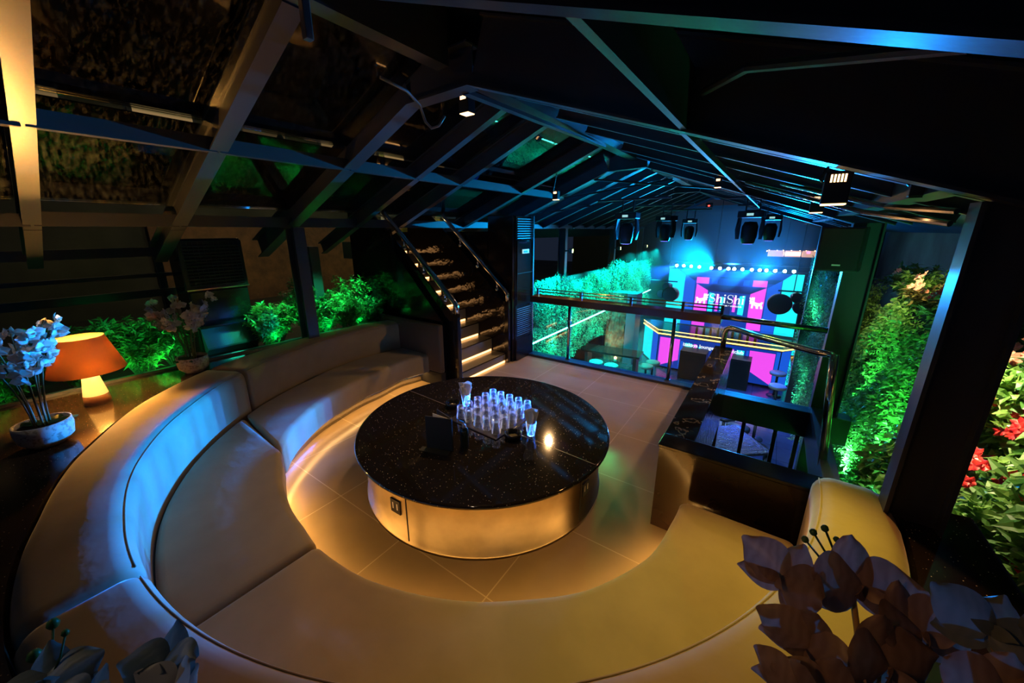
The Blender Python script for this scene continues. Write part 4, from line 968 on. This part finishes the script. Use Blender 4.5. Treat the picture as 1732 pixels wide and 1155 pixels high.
# big round drum lights left and right of the screen
def drum(x, y, z, r, label):
    t = thing('drum_light', label, 'stage light', (x, y, z), R(-8 if x < 0 else 8), 'round black drum lights beside the screen')
    bm = B(); tube(bm, [(0,.0,0),(0,.28,0)], [r, r*.92], 28); link('housing', bm, M['black_plastic'], t, True)
    bm = B(); tube(bm, [(0,-.004,0),(0,-.010,0)], r*.9, 28); link('lens', bm, mat('dark_lens', (.012, .02, .07), .2), t)
    bm = B(); tube(bm, [(0,.0,0),(0,-.02,0)], r, 28, False); tube(bm, [(0,.15,r*.9),(0,.15,r*1.35)], .015, 8); link('rim', bm, M['steel_dark'], t, True)
drum(-2.98, 14.6, -.07, .27, 'large round black drum light left of the screen, nearest the hedge')
drum(-3.32, 14.8, -.10, .17, 'small round black drum light at the outer left of the left cluster')
drum(-3.20, 14.9, .18, .13, 'smallest round black drum light on top of the left cluster')
drum(.30, 14.7, -.10, .33, 'largest round black drum light in front of the right cyan block')
drum(.72, 14.8, .12, .16, 'small round black drum light on top of the right cluster')
drum(.84, 14.7, -.17, .19, 'small round black drum light at the lower right of the right cluster')
t = thing('cluster_bracket', 'black bracket bar holding the right drum lights', 'bracket', (.6, 14.95, .30)); bm = B(); tube(bm, [(-.4,0,0),(.3,0,0)], .025, 8); link('bar', bm, M['steel_dark'], t); bm = B(); tube(bm, [(0,0,0),(0,0,2.33)], .015, 6); link('hanger_rod', bm, M['steel_dark'], t)
t = thing('cluster_bracket', 'black bracket bar holding the left drum lights', 'bracket', (-3.2, 15.1, .35)); bm = B(); tube(bm, [(-.6,0,0),(.35,0,0)], .025, 8); link('bar', bm, M['steel_dark'], t); bm = B(); tube(bm, [(0,0,0),(0,0,2.84)], .015, 6); link('hanger_rod', bm, M['steel_dark'], t)

# DJ booth / bar with LED front
t = thing('dj_booth', 'angular bar booth with cyan and magenta LED front and gold-lit counter', 'bar', (0, 0, 0))
cs = [(-3.50,13.75),(-2.74,12.60),(.50,12.60),(1.0,13.3)]
zt, zb = -1.04, -2.16
bm = B(); prism(bm, [(cs[0][0],cs[0][1],ZL),(cs[1][0],cs[1][1],ZL),(cs[2][0],cs[2][1],ZL),(cs[3][0],cs[3][1],ZL),(cs[3][0],14.6,ZL),(cs[0][0],14.6,ZL)], (0,0,zt-ZL-.05)); link('booth_body', bm, M['black_matte'], t)
bm = B()
L = [([(-2.74,-1.10),(.50,-1.10),(.50,-2.15),(-2.74,-2.15)],0), ([(-2.70,-1.16),(-2.10,-1.16),(-2.10,-1.85),(-2.66,-2.13),(-2.70,-2.13)],4), ([(-2.08,-1.2),(-2.0,-1.2),(-2.0,-2.1),(-2.08,-2.1)],1),
     ([(-1.94,-1.24),(-1.74,-1.24),(-1.74,-1.60),(-1.94,-1.60)],3), ([(-1.69,-1.24),(-1.61,-1.24),(-1.61,-1.60),(-1.69,-1.60)],4), ([(-1.55,-1.3),(-1.49,-1.3),(-1.49,-1.6),(-1.55,-1.6)],3),
     ([(-.68,-1.22),(-.61,-1.22),(-.61,-1.55),(-.68,-1.55)],4), ([(-.84,-1.3),(-.78,-1.3),(-.78,-1.55),(-.84,-1.55)],3), ([(-.54,-1.22),(-.35,-1.22),(-.35,-1.60),(-.54,-1.60)],3), ([(-.30,-1.2),(-.24,-1.2),(-.24,-2.1),(-.30,-2.1)],1),
     ([(-.22,-1.18),(.39,-1.18),(.40,-2.13),(-.20,-1.78)],4), ([(.41,-1.12),(.50,-1.12),(.50,-2.15),(.41,-2.15)],1)]
for i, (p, mi) in enumerate(L): poly_mesh(bm, p, 12.585, .0012*i, mi)
link('led_front', bm, SM, t)
def side(a, b, segs, nm):
    bm = B(); a, b = Vector(a), Vector(b); d = b-a; n = Vector((d.y, -d.x)).normalized()*.02
    if n.y > 0: n = -n
    for (s0, s1, z0, z1, mi) in segs:
        p, q = a+d*s0+n, a+d*s1+n; vs_ = [bm.verts.new(v) for v in ((p.x,p.y,z0),(q.x,q.y,z0),(q.x,q.y,z1),(p.x,p.y,z1))]; f = bm.faces.new(vs_); f.material_index = mi
    link(nm, bm, SM, t)
side(cs[0], cs[1], [(0,.62,zb,zt-.06,3),(.63,.98,zb,zt-.06,1)], 'led_left_face')
side(cs[2], cs[3], [(.02,.45,zb,zt-.06,1),(.46,1.,zb,zt-.06,3)], 'led_right_face')
bm = B(); text_y = 12.56
text('izakaya lounge', -2.0, -1.33, .15, text_y, M['scr_white'], t, 'lettering', 1.0, .003); text('nightclub', -.88, -1.33, .15, text_y, M['scr_white'], t, 'lettering', .95, .003)
for z, r_ in ((zt, .02), (zt+.06, .012), (zt+.12, .012)):
    off = -.06
    bm = B(); tube(bm, [(cs[0][0]-.05,cs[0][1]+off,z),(cs[1][0]-.03,cs[1][1]+off,z),(cs[2][0]+.03,cs[2][1]+off,z),(cs[3][0]+.06,cs[3][1]+off,z)], r_, 8)
    link('gold_rail', bm, M['led_gold'] if z != zt+.06 else mat('brass', (.7, .5, .2), .2, 1), t)
bm = B(); prism(bm, [(cs[0][0],cs[0][1],zt-.05),(cs[1][0],cs[1][1],zt-.05),(cs[2][0],cs[2][1],zt-.05),(cs[3][0],cs[3][1],zt-.05),(cs[3][0],13.9,zt-.05),(cs[0][0],14.3,zt-.05)], (0,0,.05)); link('counter_top', bm, M['steel_blk'], t)
bt = thing('liquor_bottle', '', 'bottle', (0, 0, 0), 0, 'bottles on the booth counter'); bm = B(); lathe(bm, [(0,0),(.035,0),(.035,.16),(.012,.21),(.012,.27),(0,.27)], 12); link('bottle_body', bm, mat('amber_bottle', (.3, .2, .08), .1), bt, True)
for i in range(9):
    x = -1.75+i*.2; lb = 'small bottle standing in the row on the booth counter'
    if i == 0: bt.location = (x, 13.2, zt); bt['label'] = lb
    else: dup(bt, (x, 13.2+.1*(i % 2), zt), 0, lb)
for (xa, xb, lb) in ((-1.95, -1.24, 'dark blue-lit speaker case in front of the booth, left of the marble wall'), (-.62, -.13, 'dark blue-lit speaker case in front of the booth, right of the marble wall')):
    t = thing('speaker_case', lb, 'case', ((xa+xb)/2, 12.15, ZL)); wv = (xb-xa)/2
    link('case_body', box(B(), -wv, wv, -.22, .3, 0, .88, .01), M['black_plastic'], t); link('grille', box(B(), -wv+.05, wv-.05, -.232, -.221, .06, .82), M['grille'], t)

# ------------------------------------------------------------------ hedges
def hang_hedge(x, y0, y1, z0f, z1f, n, seed, side, L=.055, depth=.16):
    rr = random.Random(seed); lv = []
    for k in range(n):
        y = rr.uniform(y0, y1); z = rr.uniform(z0f(y), z1f(y)); bulge = .05*sin(y*5+sin(z*4))+.05*sin(z*6+y*3)
        p = Vector((x+side*(rr.uniform(0, depth)+bulge), y, z)); d = Vector((side*rr.uniform(-.2, .8), rr.uniform(-.6, .6), rr.uniform(-1, .25)))
        lv.append((p, d, Vector((side, rr.uniform(-.5, .5), rr.uniform(.1, .9))), L*rr.uniform(.6, 1.5), L*rr.uniform(.3, .5)))
    for k in range(int((y1-y0)*9)):      # trailing strands
        y = rr.uniform(y0, y1); zt_ = z1f(y)+rr.uniform(0, .15); zz = zt_; yy = y; x_ = x+side*(depth+.03)
        for i in range(26):
            zz -= .035; yy += rr.uniform(-.012, .012); lv.append((Vector((x_+rr.uniform(-.02, .02), yy, zz)), Vector((rr.uniform(-.5, .5), rr.uniform(-1, 1), -.5)), Vector((side, 0, .4)), L*.8, L*.35))
    return leaf_mesh('foliage', lv)
t = thing('hanging_hedge', 'long hanging vine hedge along the left side of the hall, glowing cyan-green', 'hedge', (0, 0, 0))
link('backing', box(B(), -4.62, -4.50, 6.6, 17.0, -1.25, 1.0), M['black_matte'], t)
me = hang_hedge(-4.48, 6.6, 17.0, lambda y: -1.25+.2*sin(y*1.3)+max(0, (y-13.5)*.08), lambda y: 1.05+.13*sin(y*1.1)+.08*sin(y*3.1), 30000, 5, 1)
link_me('foliage', me, M['leaf_hang'], t); t.children[-1]['kind'] = 'stuff' if 0 else 'part'
del t.children[-1]['kind']
led = tag(link('led_line', box(B(), -4.26, -4.235, 6.7, 16.9, -.30, -.275), M['led_cyan']), 'thin bright cyan LED line running along the left hanging hedge', 'led strip')
t = thing('hanging_hedge', 'hanging vine hedge on the right of the hall, just left of the far column', 'hedge', (0, 0, 0))
link('backing', box(B(), .92, 1.04, 7.6, 12.4, -1.5, 1.3), M['black_matte'], t)
me = hang_hedge(.92, 7.5, 12.5, lambda y: -1.45+.25*sin(y*2), lambda y: 1.45+.12*sin(y*2.2), 16000, 6, -1)
link_me('foliage', me, M['leaf_hang'], t)

# right green wall: dense small leaves lit green, then broad-leaved flowering plants
def wallx(z): return 1.10+.22*max(0, z+.2)
rr = random.Random(21); lv = []
for k in range(26000):
    y = 4.3+4.5*rr.random(); z = -1.15+(2.35+.15*sin(y*3))*rr.random()**1.1
    p = Vector((wallx(z)+rr.uniform(-.10, .12)+.06*sin(y*4+z*3), y, z)); d = Vector((rr.uniform(-1, .1), rr.uniform(-.8, .8), rr.uniform(-.8, .4)))
    s = .058; lv.append((p, d, Vector((-1, rr.uniform(-.6, .6), rr.uniform(.1, 1))), s*rr.uniform(.7, 1.4), s*rr.uniform(.45, .7)))
t = thing('climbing_foliage', 'dense small-leaved living wall lit bright green between the two right columns', 'hedge', (0, 0, 0))
link('backing', prism(B(), [(1.28,4.4,-1.2),(1.28,8.8,-1.2),(1.75,8.8,1.25),(1.75,4.4,1.25)], (.05, 0, 0)), M['soil'], t)
link_me('foliage', leaf_mesh('foliage', lv), M['leaf_bright'], t)
rr = random.Random(22); lv = []
for k in range(11000):
    y = 1.9+2.7*rr.random(); z = -.45+1.75*rr.random()
    p = Vector((1.12+.30*max(0, z)+rr.uniform(-.12, .12)+.05*sin(y*5+z*4), y, z)); d = Vector((rr.uniform(-1, .2), rr.uniform(-.8, .8), rr.uniform(-.6, .5)))
    s = .105; lv.append((p, d, Vector((-.6, rr.uniform(-.6, .6), rr.uniform(.3, 1))), s*rr.uniform(.7, 1.35), s*rr.uniform(.42, .6)))
t = thing('climbing_foliage', 'broad-leaved green planting below the red flowers right of the near column', 'hedge', (0, 0, 0))
link('backing', prism(B(), [(1.34,1.9,-.4),(1.34,4.38,-.4),(1.85,4.38,1.2),(1.85,1.9,1.2)], (.05, 0, 0)), M['soil'], t)
link_me('foliage', leaf_mesh('foliage', lv), M['leaf_bright'], t)
def flowerbush(loc, label, h, r, lm, fm, seed, nf, L=.10, group='flowering bushes on the right bank'):
    rr = random.Random(seed); t = shrub(loc, label, h, r, 30, lm, seed, L, 'flowering plant', group, 'flowering_bush')
    for k in range(nf):
        a = rr.uniform(0, 6.28); q = rr.uniform(.2, 1); p = Vector((-abs(cos(a))*r*q*.9, sin(a)*r*q, h*rr.uniform(.55, 1.02))); bm = B()
        f = Vector((-.7, rr.uniform(-.7, .1), rr.uniform(.2, .8))).normalized(); u = f.cross(Vector((0, 0, 1))).normalized(); v = u.cross(f)
        for c_ in range(rr.choice((3, 4, 5))):
            o_ = p+u*rr.uniform(-.06, .06)+v*rr.uniform(-.055, .055)+f*rr.uniform(0,.02)
            for i in range(5):
                an = 2*pi*i/5+c_; petal(bm, o_, u*cos(an)+v*sin(an)+f*.15, f, .044, .036, .1)
        fl = link('flower_head', bm, fm, t, True)
        bm = B(); lathe(bm, [(0,0),(.013,.003),(0,.01)], 8, p+f*.006); link('flower_eye', bm, M['petal_eye'], fl)
    return t
FB = [((1.45,3.55,.72),'bush with red white-eyed flowers just right of the near column, upper one','petal_red','leaf_bright',.50,.40,12),
      ((1.38,3.10,.42),'bush with red flowers low at the right edge of the photo','petal_red','leaf_bright',.45,.36,9),
      ((1.36,2.65,.18),'bush with scarlet flowers tucked behind the lower edge of the near column','petal_red','leaf',.4,.34,6),
      ((1.55,4.15,1.0),'dark bush with pink flowers at the upper right edge','petal_pink','leaf_dk',.45,.38,8),
      ((1.60,4.95,1.05),'bush with pale pink flowers just left of the near column','petal_pink','leaf_dk',.50,.38,8),
      ((1.65,5.70,1.10),'olive bush with red tips left of the near column under the eave','petal_red','leaf_bronze',.60,.40,8),
      ((1.70,6.50,1.10),'bronze-green bush with a few pink flowers before the eave posts','petal_pink','leaf_bronze',.60,.42,6),
      ((1.70,7.30,1.10),'yellow-green bush standing high on the right bank','petal_pink','leaf_bright',.6,.42,2),
      ((1.80,8.10,1.10),'dark bush on the right bank behind the yellow-green one','petal_pink','leaf_dk',.6,.42,2),
      ((1.85,8.90,1.10),'farthest dark bush on the right bank beside the far column','petal_pink','leaf_dk',.6,.40,1)]
for i, (l, lb, fm, lm, h, r, nf) in enumerate(FB): flowerbush(l, lb, h, r, M[lm], M[fm], 90+i, nf)
bm = B(); prism(bm, [(1.0,-1.3,.0),(2.6,-1.3,.0),(2.6,.6,.0),(1.0,.6,.0)], (0,0,.7)); tag(link('planter_box', bm, M['steel_blk']), 'black planter trough beyond the granite ledge in the lower right corner', 'planter')
bm = B(); prism(bm, [(1.32,2.9,-2.2),(2.9,2.9,-2.2),(2.9,8.9,-2.2),(1.9,8.9,-2.2)], (0,0,3.3)) ; bm.free()
bm = B(); prism(bm, [(1.42,.65,.3),(1.42,9.3,.3),(2.05,9.3,1.1),(2.05,.65,1.1)], (.9, 0, 0)); 
tag(link('planting_bank', bm, M['soil']), 'dark sloping earth bank carrying the flowering bushes on the right', 'planter')

# ------------------------------------------------------------------ loudspeaker, moving heads, small lights
t = thing('loudspeaker', 'black wall loudspeaker hung at the top of the far right column', 'loudspeaker', (.55, 5.50, 1.76), R(-12))
link('enclosure', box(B(), -.18, .18, -.10, .18, 0, .46, .012), M['black_plastic'], t)
link('grille', box(B(), -.165, .165, -.118, -.101, .015, .445, .004), M['grille'], t)
link('badge', box(B(), -.035, .035, -.121, -.118, .06, .075), M['scr_white'] if 0 else M['paper'], t)
def moving_head(x, y, z, lb, s=1., first=[None]):
    if first[0] is None:
        t = thing('moving_head_light', lb, 'stage light', (x, y, z), 0, 'moving head lights hung along the hall roof')
        link('base', box(B(), -.19, .19, -.14, .14, .20, .31, .015), M['black_plastic'], t)
        link('control_panel', box(B(), -.05, .05, -.145, -.14, .23, .27), mat('panel_glow', (.1, .2, .2), .3, emit=(.4, .8, .8), es=.4), t)
        for sx in (-1, 1):
            bm = B(); prism(bm, [(sx*.19,-.07,.20),(sx*.19,.07,.20),(sx*.21,.07,.0),(sx*.19,.05,-.16),(sx*.19,-.05,-.16),(sx*.21,-.07,0)], (-sx*.035, 0, 0)); link('yoke_arm', bm, M['black_plastic'], t)
        bm = B(); lathe(bm, [(0,.14),(.09,.13),(.125,.05),(.12,-.12),(.10,-.22),(.085,-.24),(0,-.235)], 24); hd = link('head', bm, M['black_plastic'], t, True)
        bm = B(); lathe(bm, [(0,-.242),(.075,-.242)], 20); link('lens', bm, M['lens_violet'], hd)
        bm = B(); tube(bm, [(-.1,0,.55),(-.1,0,.32),(.1,0,.32),(.1,0,.55)], .015, 6); link('clamp', bm, M['steel_dark'], t)
        first[0] = t
    else: t = dup(first[0], (x, y, z), rnd.uniform(-.4, .4), lb)
    return t
moving_head(-2.32, 7.13, 2.20, 'nearest moving head light, hung left of the ridge')
moving_head(-2.13, 9.26, 2.20, 'second moving head light behind the nearest left one')
moving_head(-2.09, 11.8, 2.18, 'smallest moving head light with violet lens left of the ridge')
moving_head(-.456, 7.99, 2.20, 'large moving head light hung right of the ridge before the stage')
moving_head(-.21, 10.5, 2.20, 'moving head light half hidden behind the large right one')
for y in (7.13, 9.26, 11.8): 
    bm = B(); tube(bm, [(-2.9,y,2.74),(-1.6,y,2.74)], .022, 8); trim(bm, M['steel_dark'])
for y in (7.99, 10.5):
    bm = B(); tube(bm, [(-.9,y,2.74),(.15,y,2.74)], .022, 8); trim(bm, M['steel_dark'])
def track(loc, lb, s=1., lens=None, rz=0, h=.16, stem=.06):
    t = thing('track_spotlight', lb, 'ceiling light', loc, rz)
    link('housing', box(B(), -.055*s, .055*s, -.05*s, .05*s, 0, h*s, .006), M['black_plastic'], t)
    link('lens', box(B(), -.05*s, .05*s, -.045*s, .045*s, -.006, -.001), lens or M['lens_warm'], t)
    bm = B()
    for k in range(5): box(bm, (-.034+k*.014)*s, (-.026+k*.014)*s, -.052*s, -.0505*s, h*s*.66, h*s*.9)
    link('vent_slots', bm, M['lens_warm'] if lens is None else M['black_plastic'], t)
    bm = B(); tube(bm, [(-.06*s,0,h*s*.7),(-.075*s,0,h*s*.8),(-.06*s,0,h*s+.02),(0,0,h*s+stem)], .006, 6); link('yoke', bm, M['steel_dark'], t)
track((.20, 2.76, 2.33), 'square black spotlight with glowing slots hung from the big right beam')
track((.245, 4.97, 2.36), 'smaller square black spotlight with glowing slots behind the first one')
track((-2.50, 2.93, 3.24), 'black can downlight glowing warm under the apex of the near frame')
track((-2.98, 5.6, 2.68), 'bright warm star-like spotlight under the left roof slope', .8, stem=.26)
track((-.77, 5.92, 2.74), 'small warm spotlight under the right purlin', .7)
track((.535, 2.94, 2.36), 'small unlit black spotlight near the top of the near column', .5, M['black_plastic'])
for (y, z, lb) in ((9.8, 1.66, 'lime floodlight on the nearest left hall column'), (13.78, 1.58, 'lime floodlight on the middle left hall column'), (17.2, 1.54, 'lime floodlight on the farthest left hall column')):
    t = thing('floodlight', lb, 'light', (-4.70, y, z), R(20)); bm = B(); tube(bm, [(-.18,-.0,0),(0,0,0)], .02, 8); link('arm', bm, M['steel_dark'], t); c = link('housing', box(B(), -.05, .05, -.12, .12, -.06, .06, .01), M['black_plastic'], t)
    link('lens', box(B(), .051, .058, -.10, .10, -.045, .045), M['lens_lime'], t)
t = thing('indicator_lamp', 'tiny red indicator lamp at the ridge above the stage', 'lamp', (-1.9, 13.4, 2.85)); link('housing', box(B(), -.09, .09, -.06, .06, 0, .14, .01), M['black_plastic'], t); link('lens', box(B(), -.025, .025, -.067, -.061, .04, .07), emis('red_led', (1., .03, .02), 6), t)
# cable loop at the frame apex
t = thing('cable_loop', 'grey cable drooping in a loop from the roof frame apex', 'cable', (0, 0, 0))
bm = B(); tube(bm, [(-2.20,1.75,3.14),(-2.30,2.05,3.16),(-2.36,2.22,3.12),(-2.37,2.28,3.02),(-2.34,2.31,2.98),(-2.28,2.33,2.99),(-2.24,2.36,3.06)], .010, 8); link('cable', bm, mat('grey_cable', (.2, .2, .2), .4), t, True)
bm = B(); box(bm, -2.09, -2.05, 1.20, 1.24, 3.13, 3.3, .004); tag(link('bracket', bm, M['steel_dark']), 'short steel bracket hanging at the top of the left glass roof', 'bracket')

# ------------------------------------------------------------------ outside, beyond the glass
bm = B(); box(bm, -30, -6.4, -12, 26, -.3, -.0); struct('ground', bm, M['conc'])
bt_ = thing('building', 'dim neighbouring building with a few lit windows beyond the glass roof', 'building', (-14.5, 0, 0))
link('wall', box(B(), -.5, 0, -10, 22, 0, 9), M['conc'], bt_)
for k in range(7):
    z = 3.4; y = -2.+k*2.6
    f = link('window', box(B(), .0, .06, y, y+1.5, 3.2, 5.6), M['steel_dark'], bt_); link('pane', box(B(), .061, .07, y+.1, y+1.4, 3.3, 5.5), mat('dusky_pane_%d' % k, (.03, .03, .03), .2, emit=(1., .62, .25), es=.02+.05*(k % 3)), f)
link('brick_band', box(B(), .0, .12, 3, 14, 0, 2.6), M['brick'], bt_)
for i, (x, y, z, lb) in enumerate(((-8.0, 3.1, 3.75, 'warm pendant lamp outside above the upper left panes'), (-8.0, 3.9, 3.9, 'warm pendant lamp outside right of the other pendant'), (-8.5, 6.5, 3.6, 'small warm pendant lamp outside behind the ridge'))):
    t = thing('pendant_lamp', lb, 'lamp', (x, y, z)); bm = B(); lathe(bm, [(0,.10),(.03,.1),(.07,.02),(.07,0),(.0,.02)], 16); link('hood', bm, M['black_plastic'], t, True)
    bm = B(); lathe(bm, [(0,-.05),(.03,-.03),(.035,0),(0,.015)], 12); link('bulb', bm, M['lens_warm_small'], t, True); bm = B(); tube(bm, [(0,0,.1),(0,0,4.5-z)], .008, 5); link('cord', bm, M['steel_dark'], t)
for i, (y, lb) in enumerate(((6.3, 'tall steel scaffold mast outside behind the stairs'), (8.1, 'second steel mast outside, right of the scaffold mast'))):
    t = thing('steel_mast', lb, 'mast', (-8.2, y, 0)); link('mast', box(B(), -.07, .07, -.07, .07, 0, 8), M['steel_dark'] if 0 else mat('grey_mast%d' % i, (.3, .3, .28), .5), t)
    bm = B(); tube(bm, [(0,-.8,2.6),(0,0,4.2)], .03, 6); tube(bm, [(0,.8,2.6),(0,0,4.2)], .03, 6); tube(bm, [(0,-.8,2.6),(0,.8,2.6)], .03, 6); link('brace', bm, mat('grey_brace%d' % i, (.3, .3, .28), .5), t)
for i, (y, lb) in enumerate(((6.2, 'yellow-lit bush outside behind the left stair rail'), (7.0, 'yellow-lit bush outside between the stair rails'), (7.9, 'yellow-lit bush outside near the upper right stair rail'))):
    shrub((-7.6, y, 1.7), lb, .9, .5, 34, leafmat('yellow_lit_leaf%d' % i, (.25, .22, .02), (.5, .45, .05)), 200+i, .10, group='yellow-lit bushes outside behind the stairs')  # yellow light on the bushes put into the leaf colour
t = tag(link('outdoor_wall', box(B(), -7.9, -7.2, 5.2, 8.8, 0, 1.7), M['brick']), 'low brick planter wall outside behind the stairs', 'wall')
spot((-6.9, 7.0, 1.9), (-7.6, 7.0, 2.3), (1., .85, .1), 60, 140, .8, .05)
tag(link('outdoor_beam', box(B(), -8.6, -7.9, 2.4, 7.0, 4.5, 4.62), M['steel_dark']), 'dark beam outside from which the warm pendant lamps hang', 'beam')
# sign with string lights beyond the stage
t = thing('lit_sign', 'orange lit fascia with string lights outside beyond the stage', 'sign', (.65, 18.9, 1.02))
t.location = (.5, 18.92, 1.15)
link('fascia', box(B(), -.82, .85, 0, .08, 0, .24), mat('orange_fascia', (.5, .3, .15), .6, emit=(1., .45, .2), es=.35), t)
link('bright_panel', box(B(), -.30, .28, -.02, -.001, .05, .19), M['sign_glow'], t)
link('violet_bulb', box(B(), .42, .52, -.02, -.001, .15, .22), emis('violet_bulb', (1., .1, 1.), 3), t)
tw = thing('string_lights', 'string of tiny warm bulbs around the lit orange sign beyond the stage', 'string lights', (0, 18.97, 0))
bm = B(); tube(bm, [(-.36+i*.066, 0, 1.36+.03*sin(i*1.7)) for i in range(27)], .006, 5); link('wire', bm, M['steel_dark'], tw)
me = None; mb = emis('string_bulb', (1., .6, .25), 14)
for i in range(26):
    if me is None:
        bm = B(); bmesh.ops.create_icosphere(bm, subdivisions=1, radius=.018); o = link('bulb', bm, mb, tw); me = o
    else: o = me.copy(); C.objects.link(o)
    o.location = (-.36+i*.066, -.015, 1.36+.03*sin(i*1.7))

# thin stage haze in the far half of the hall
hm = bpy.data.materials.new('stage_haze'); hm.use_nodes = True; nt = hm.node_tree; nt.nodes.clear()
v = nt.nodes.new('ShaderNodeVolumeScatter'); v.inputs['Density'].default_value = .022; v.inputs['Anisotropy'].default_value = .3; v.inputs['Color'].default_value = (.9, .95, 1, 1)
o = nt.nodes.new('ShaderNodeOutputMaterial'); nt.links.new(v.outputs[0], o.inputs['Volume'])
tag(link('stage_haze', box(B(), -4.4, .9, 12.8, 18.7, -1.0, 2.9), hm), 'thin blue haze hanging around the stage lights at the end of the hall', 'haze', kind='stuff')

t = thing('rail_fence', 'dark horizontal rail fence outside behind the lamp and left orchids', 'fence', (-7.0, 0, 0))
for z, h in ((1.35, .10), (1.62, .05), (1.90, .12)): link('rail', box(B(), -.03, .03, -5.0, 1.6, z, z+h), M['steel_dark'], t)
for y in (-4.8, -2.6, -.4, 1.5): link('post', box(B(), -.09, -.03, y-.04, y+.04, 0, 2.1), M['steel_dark'], t)
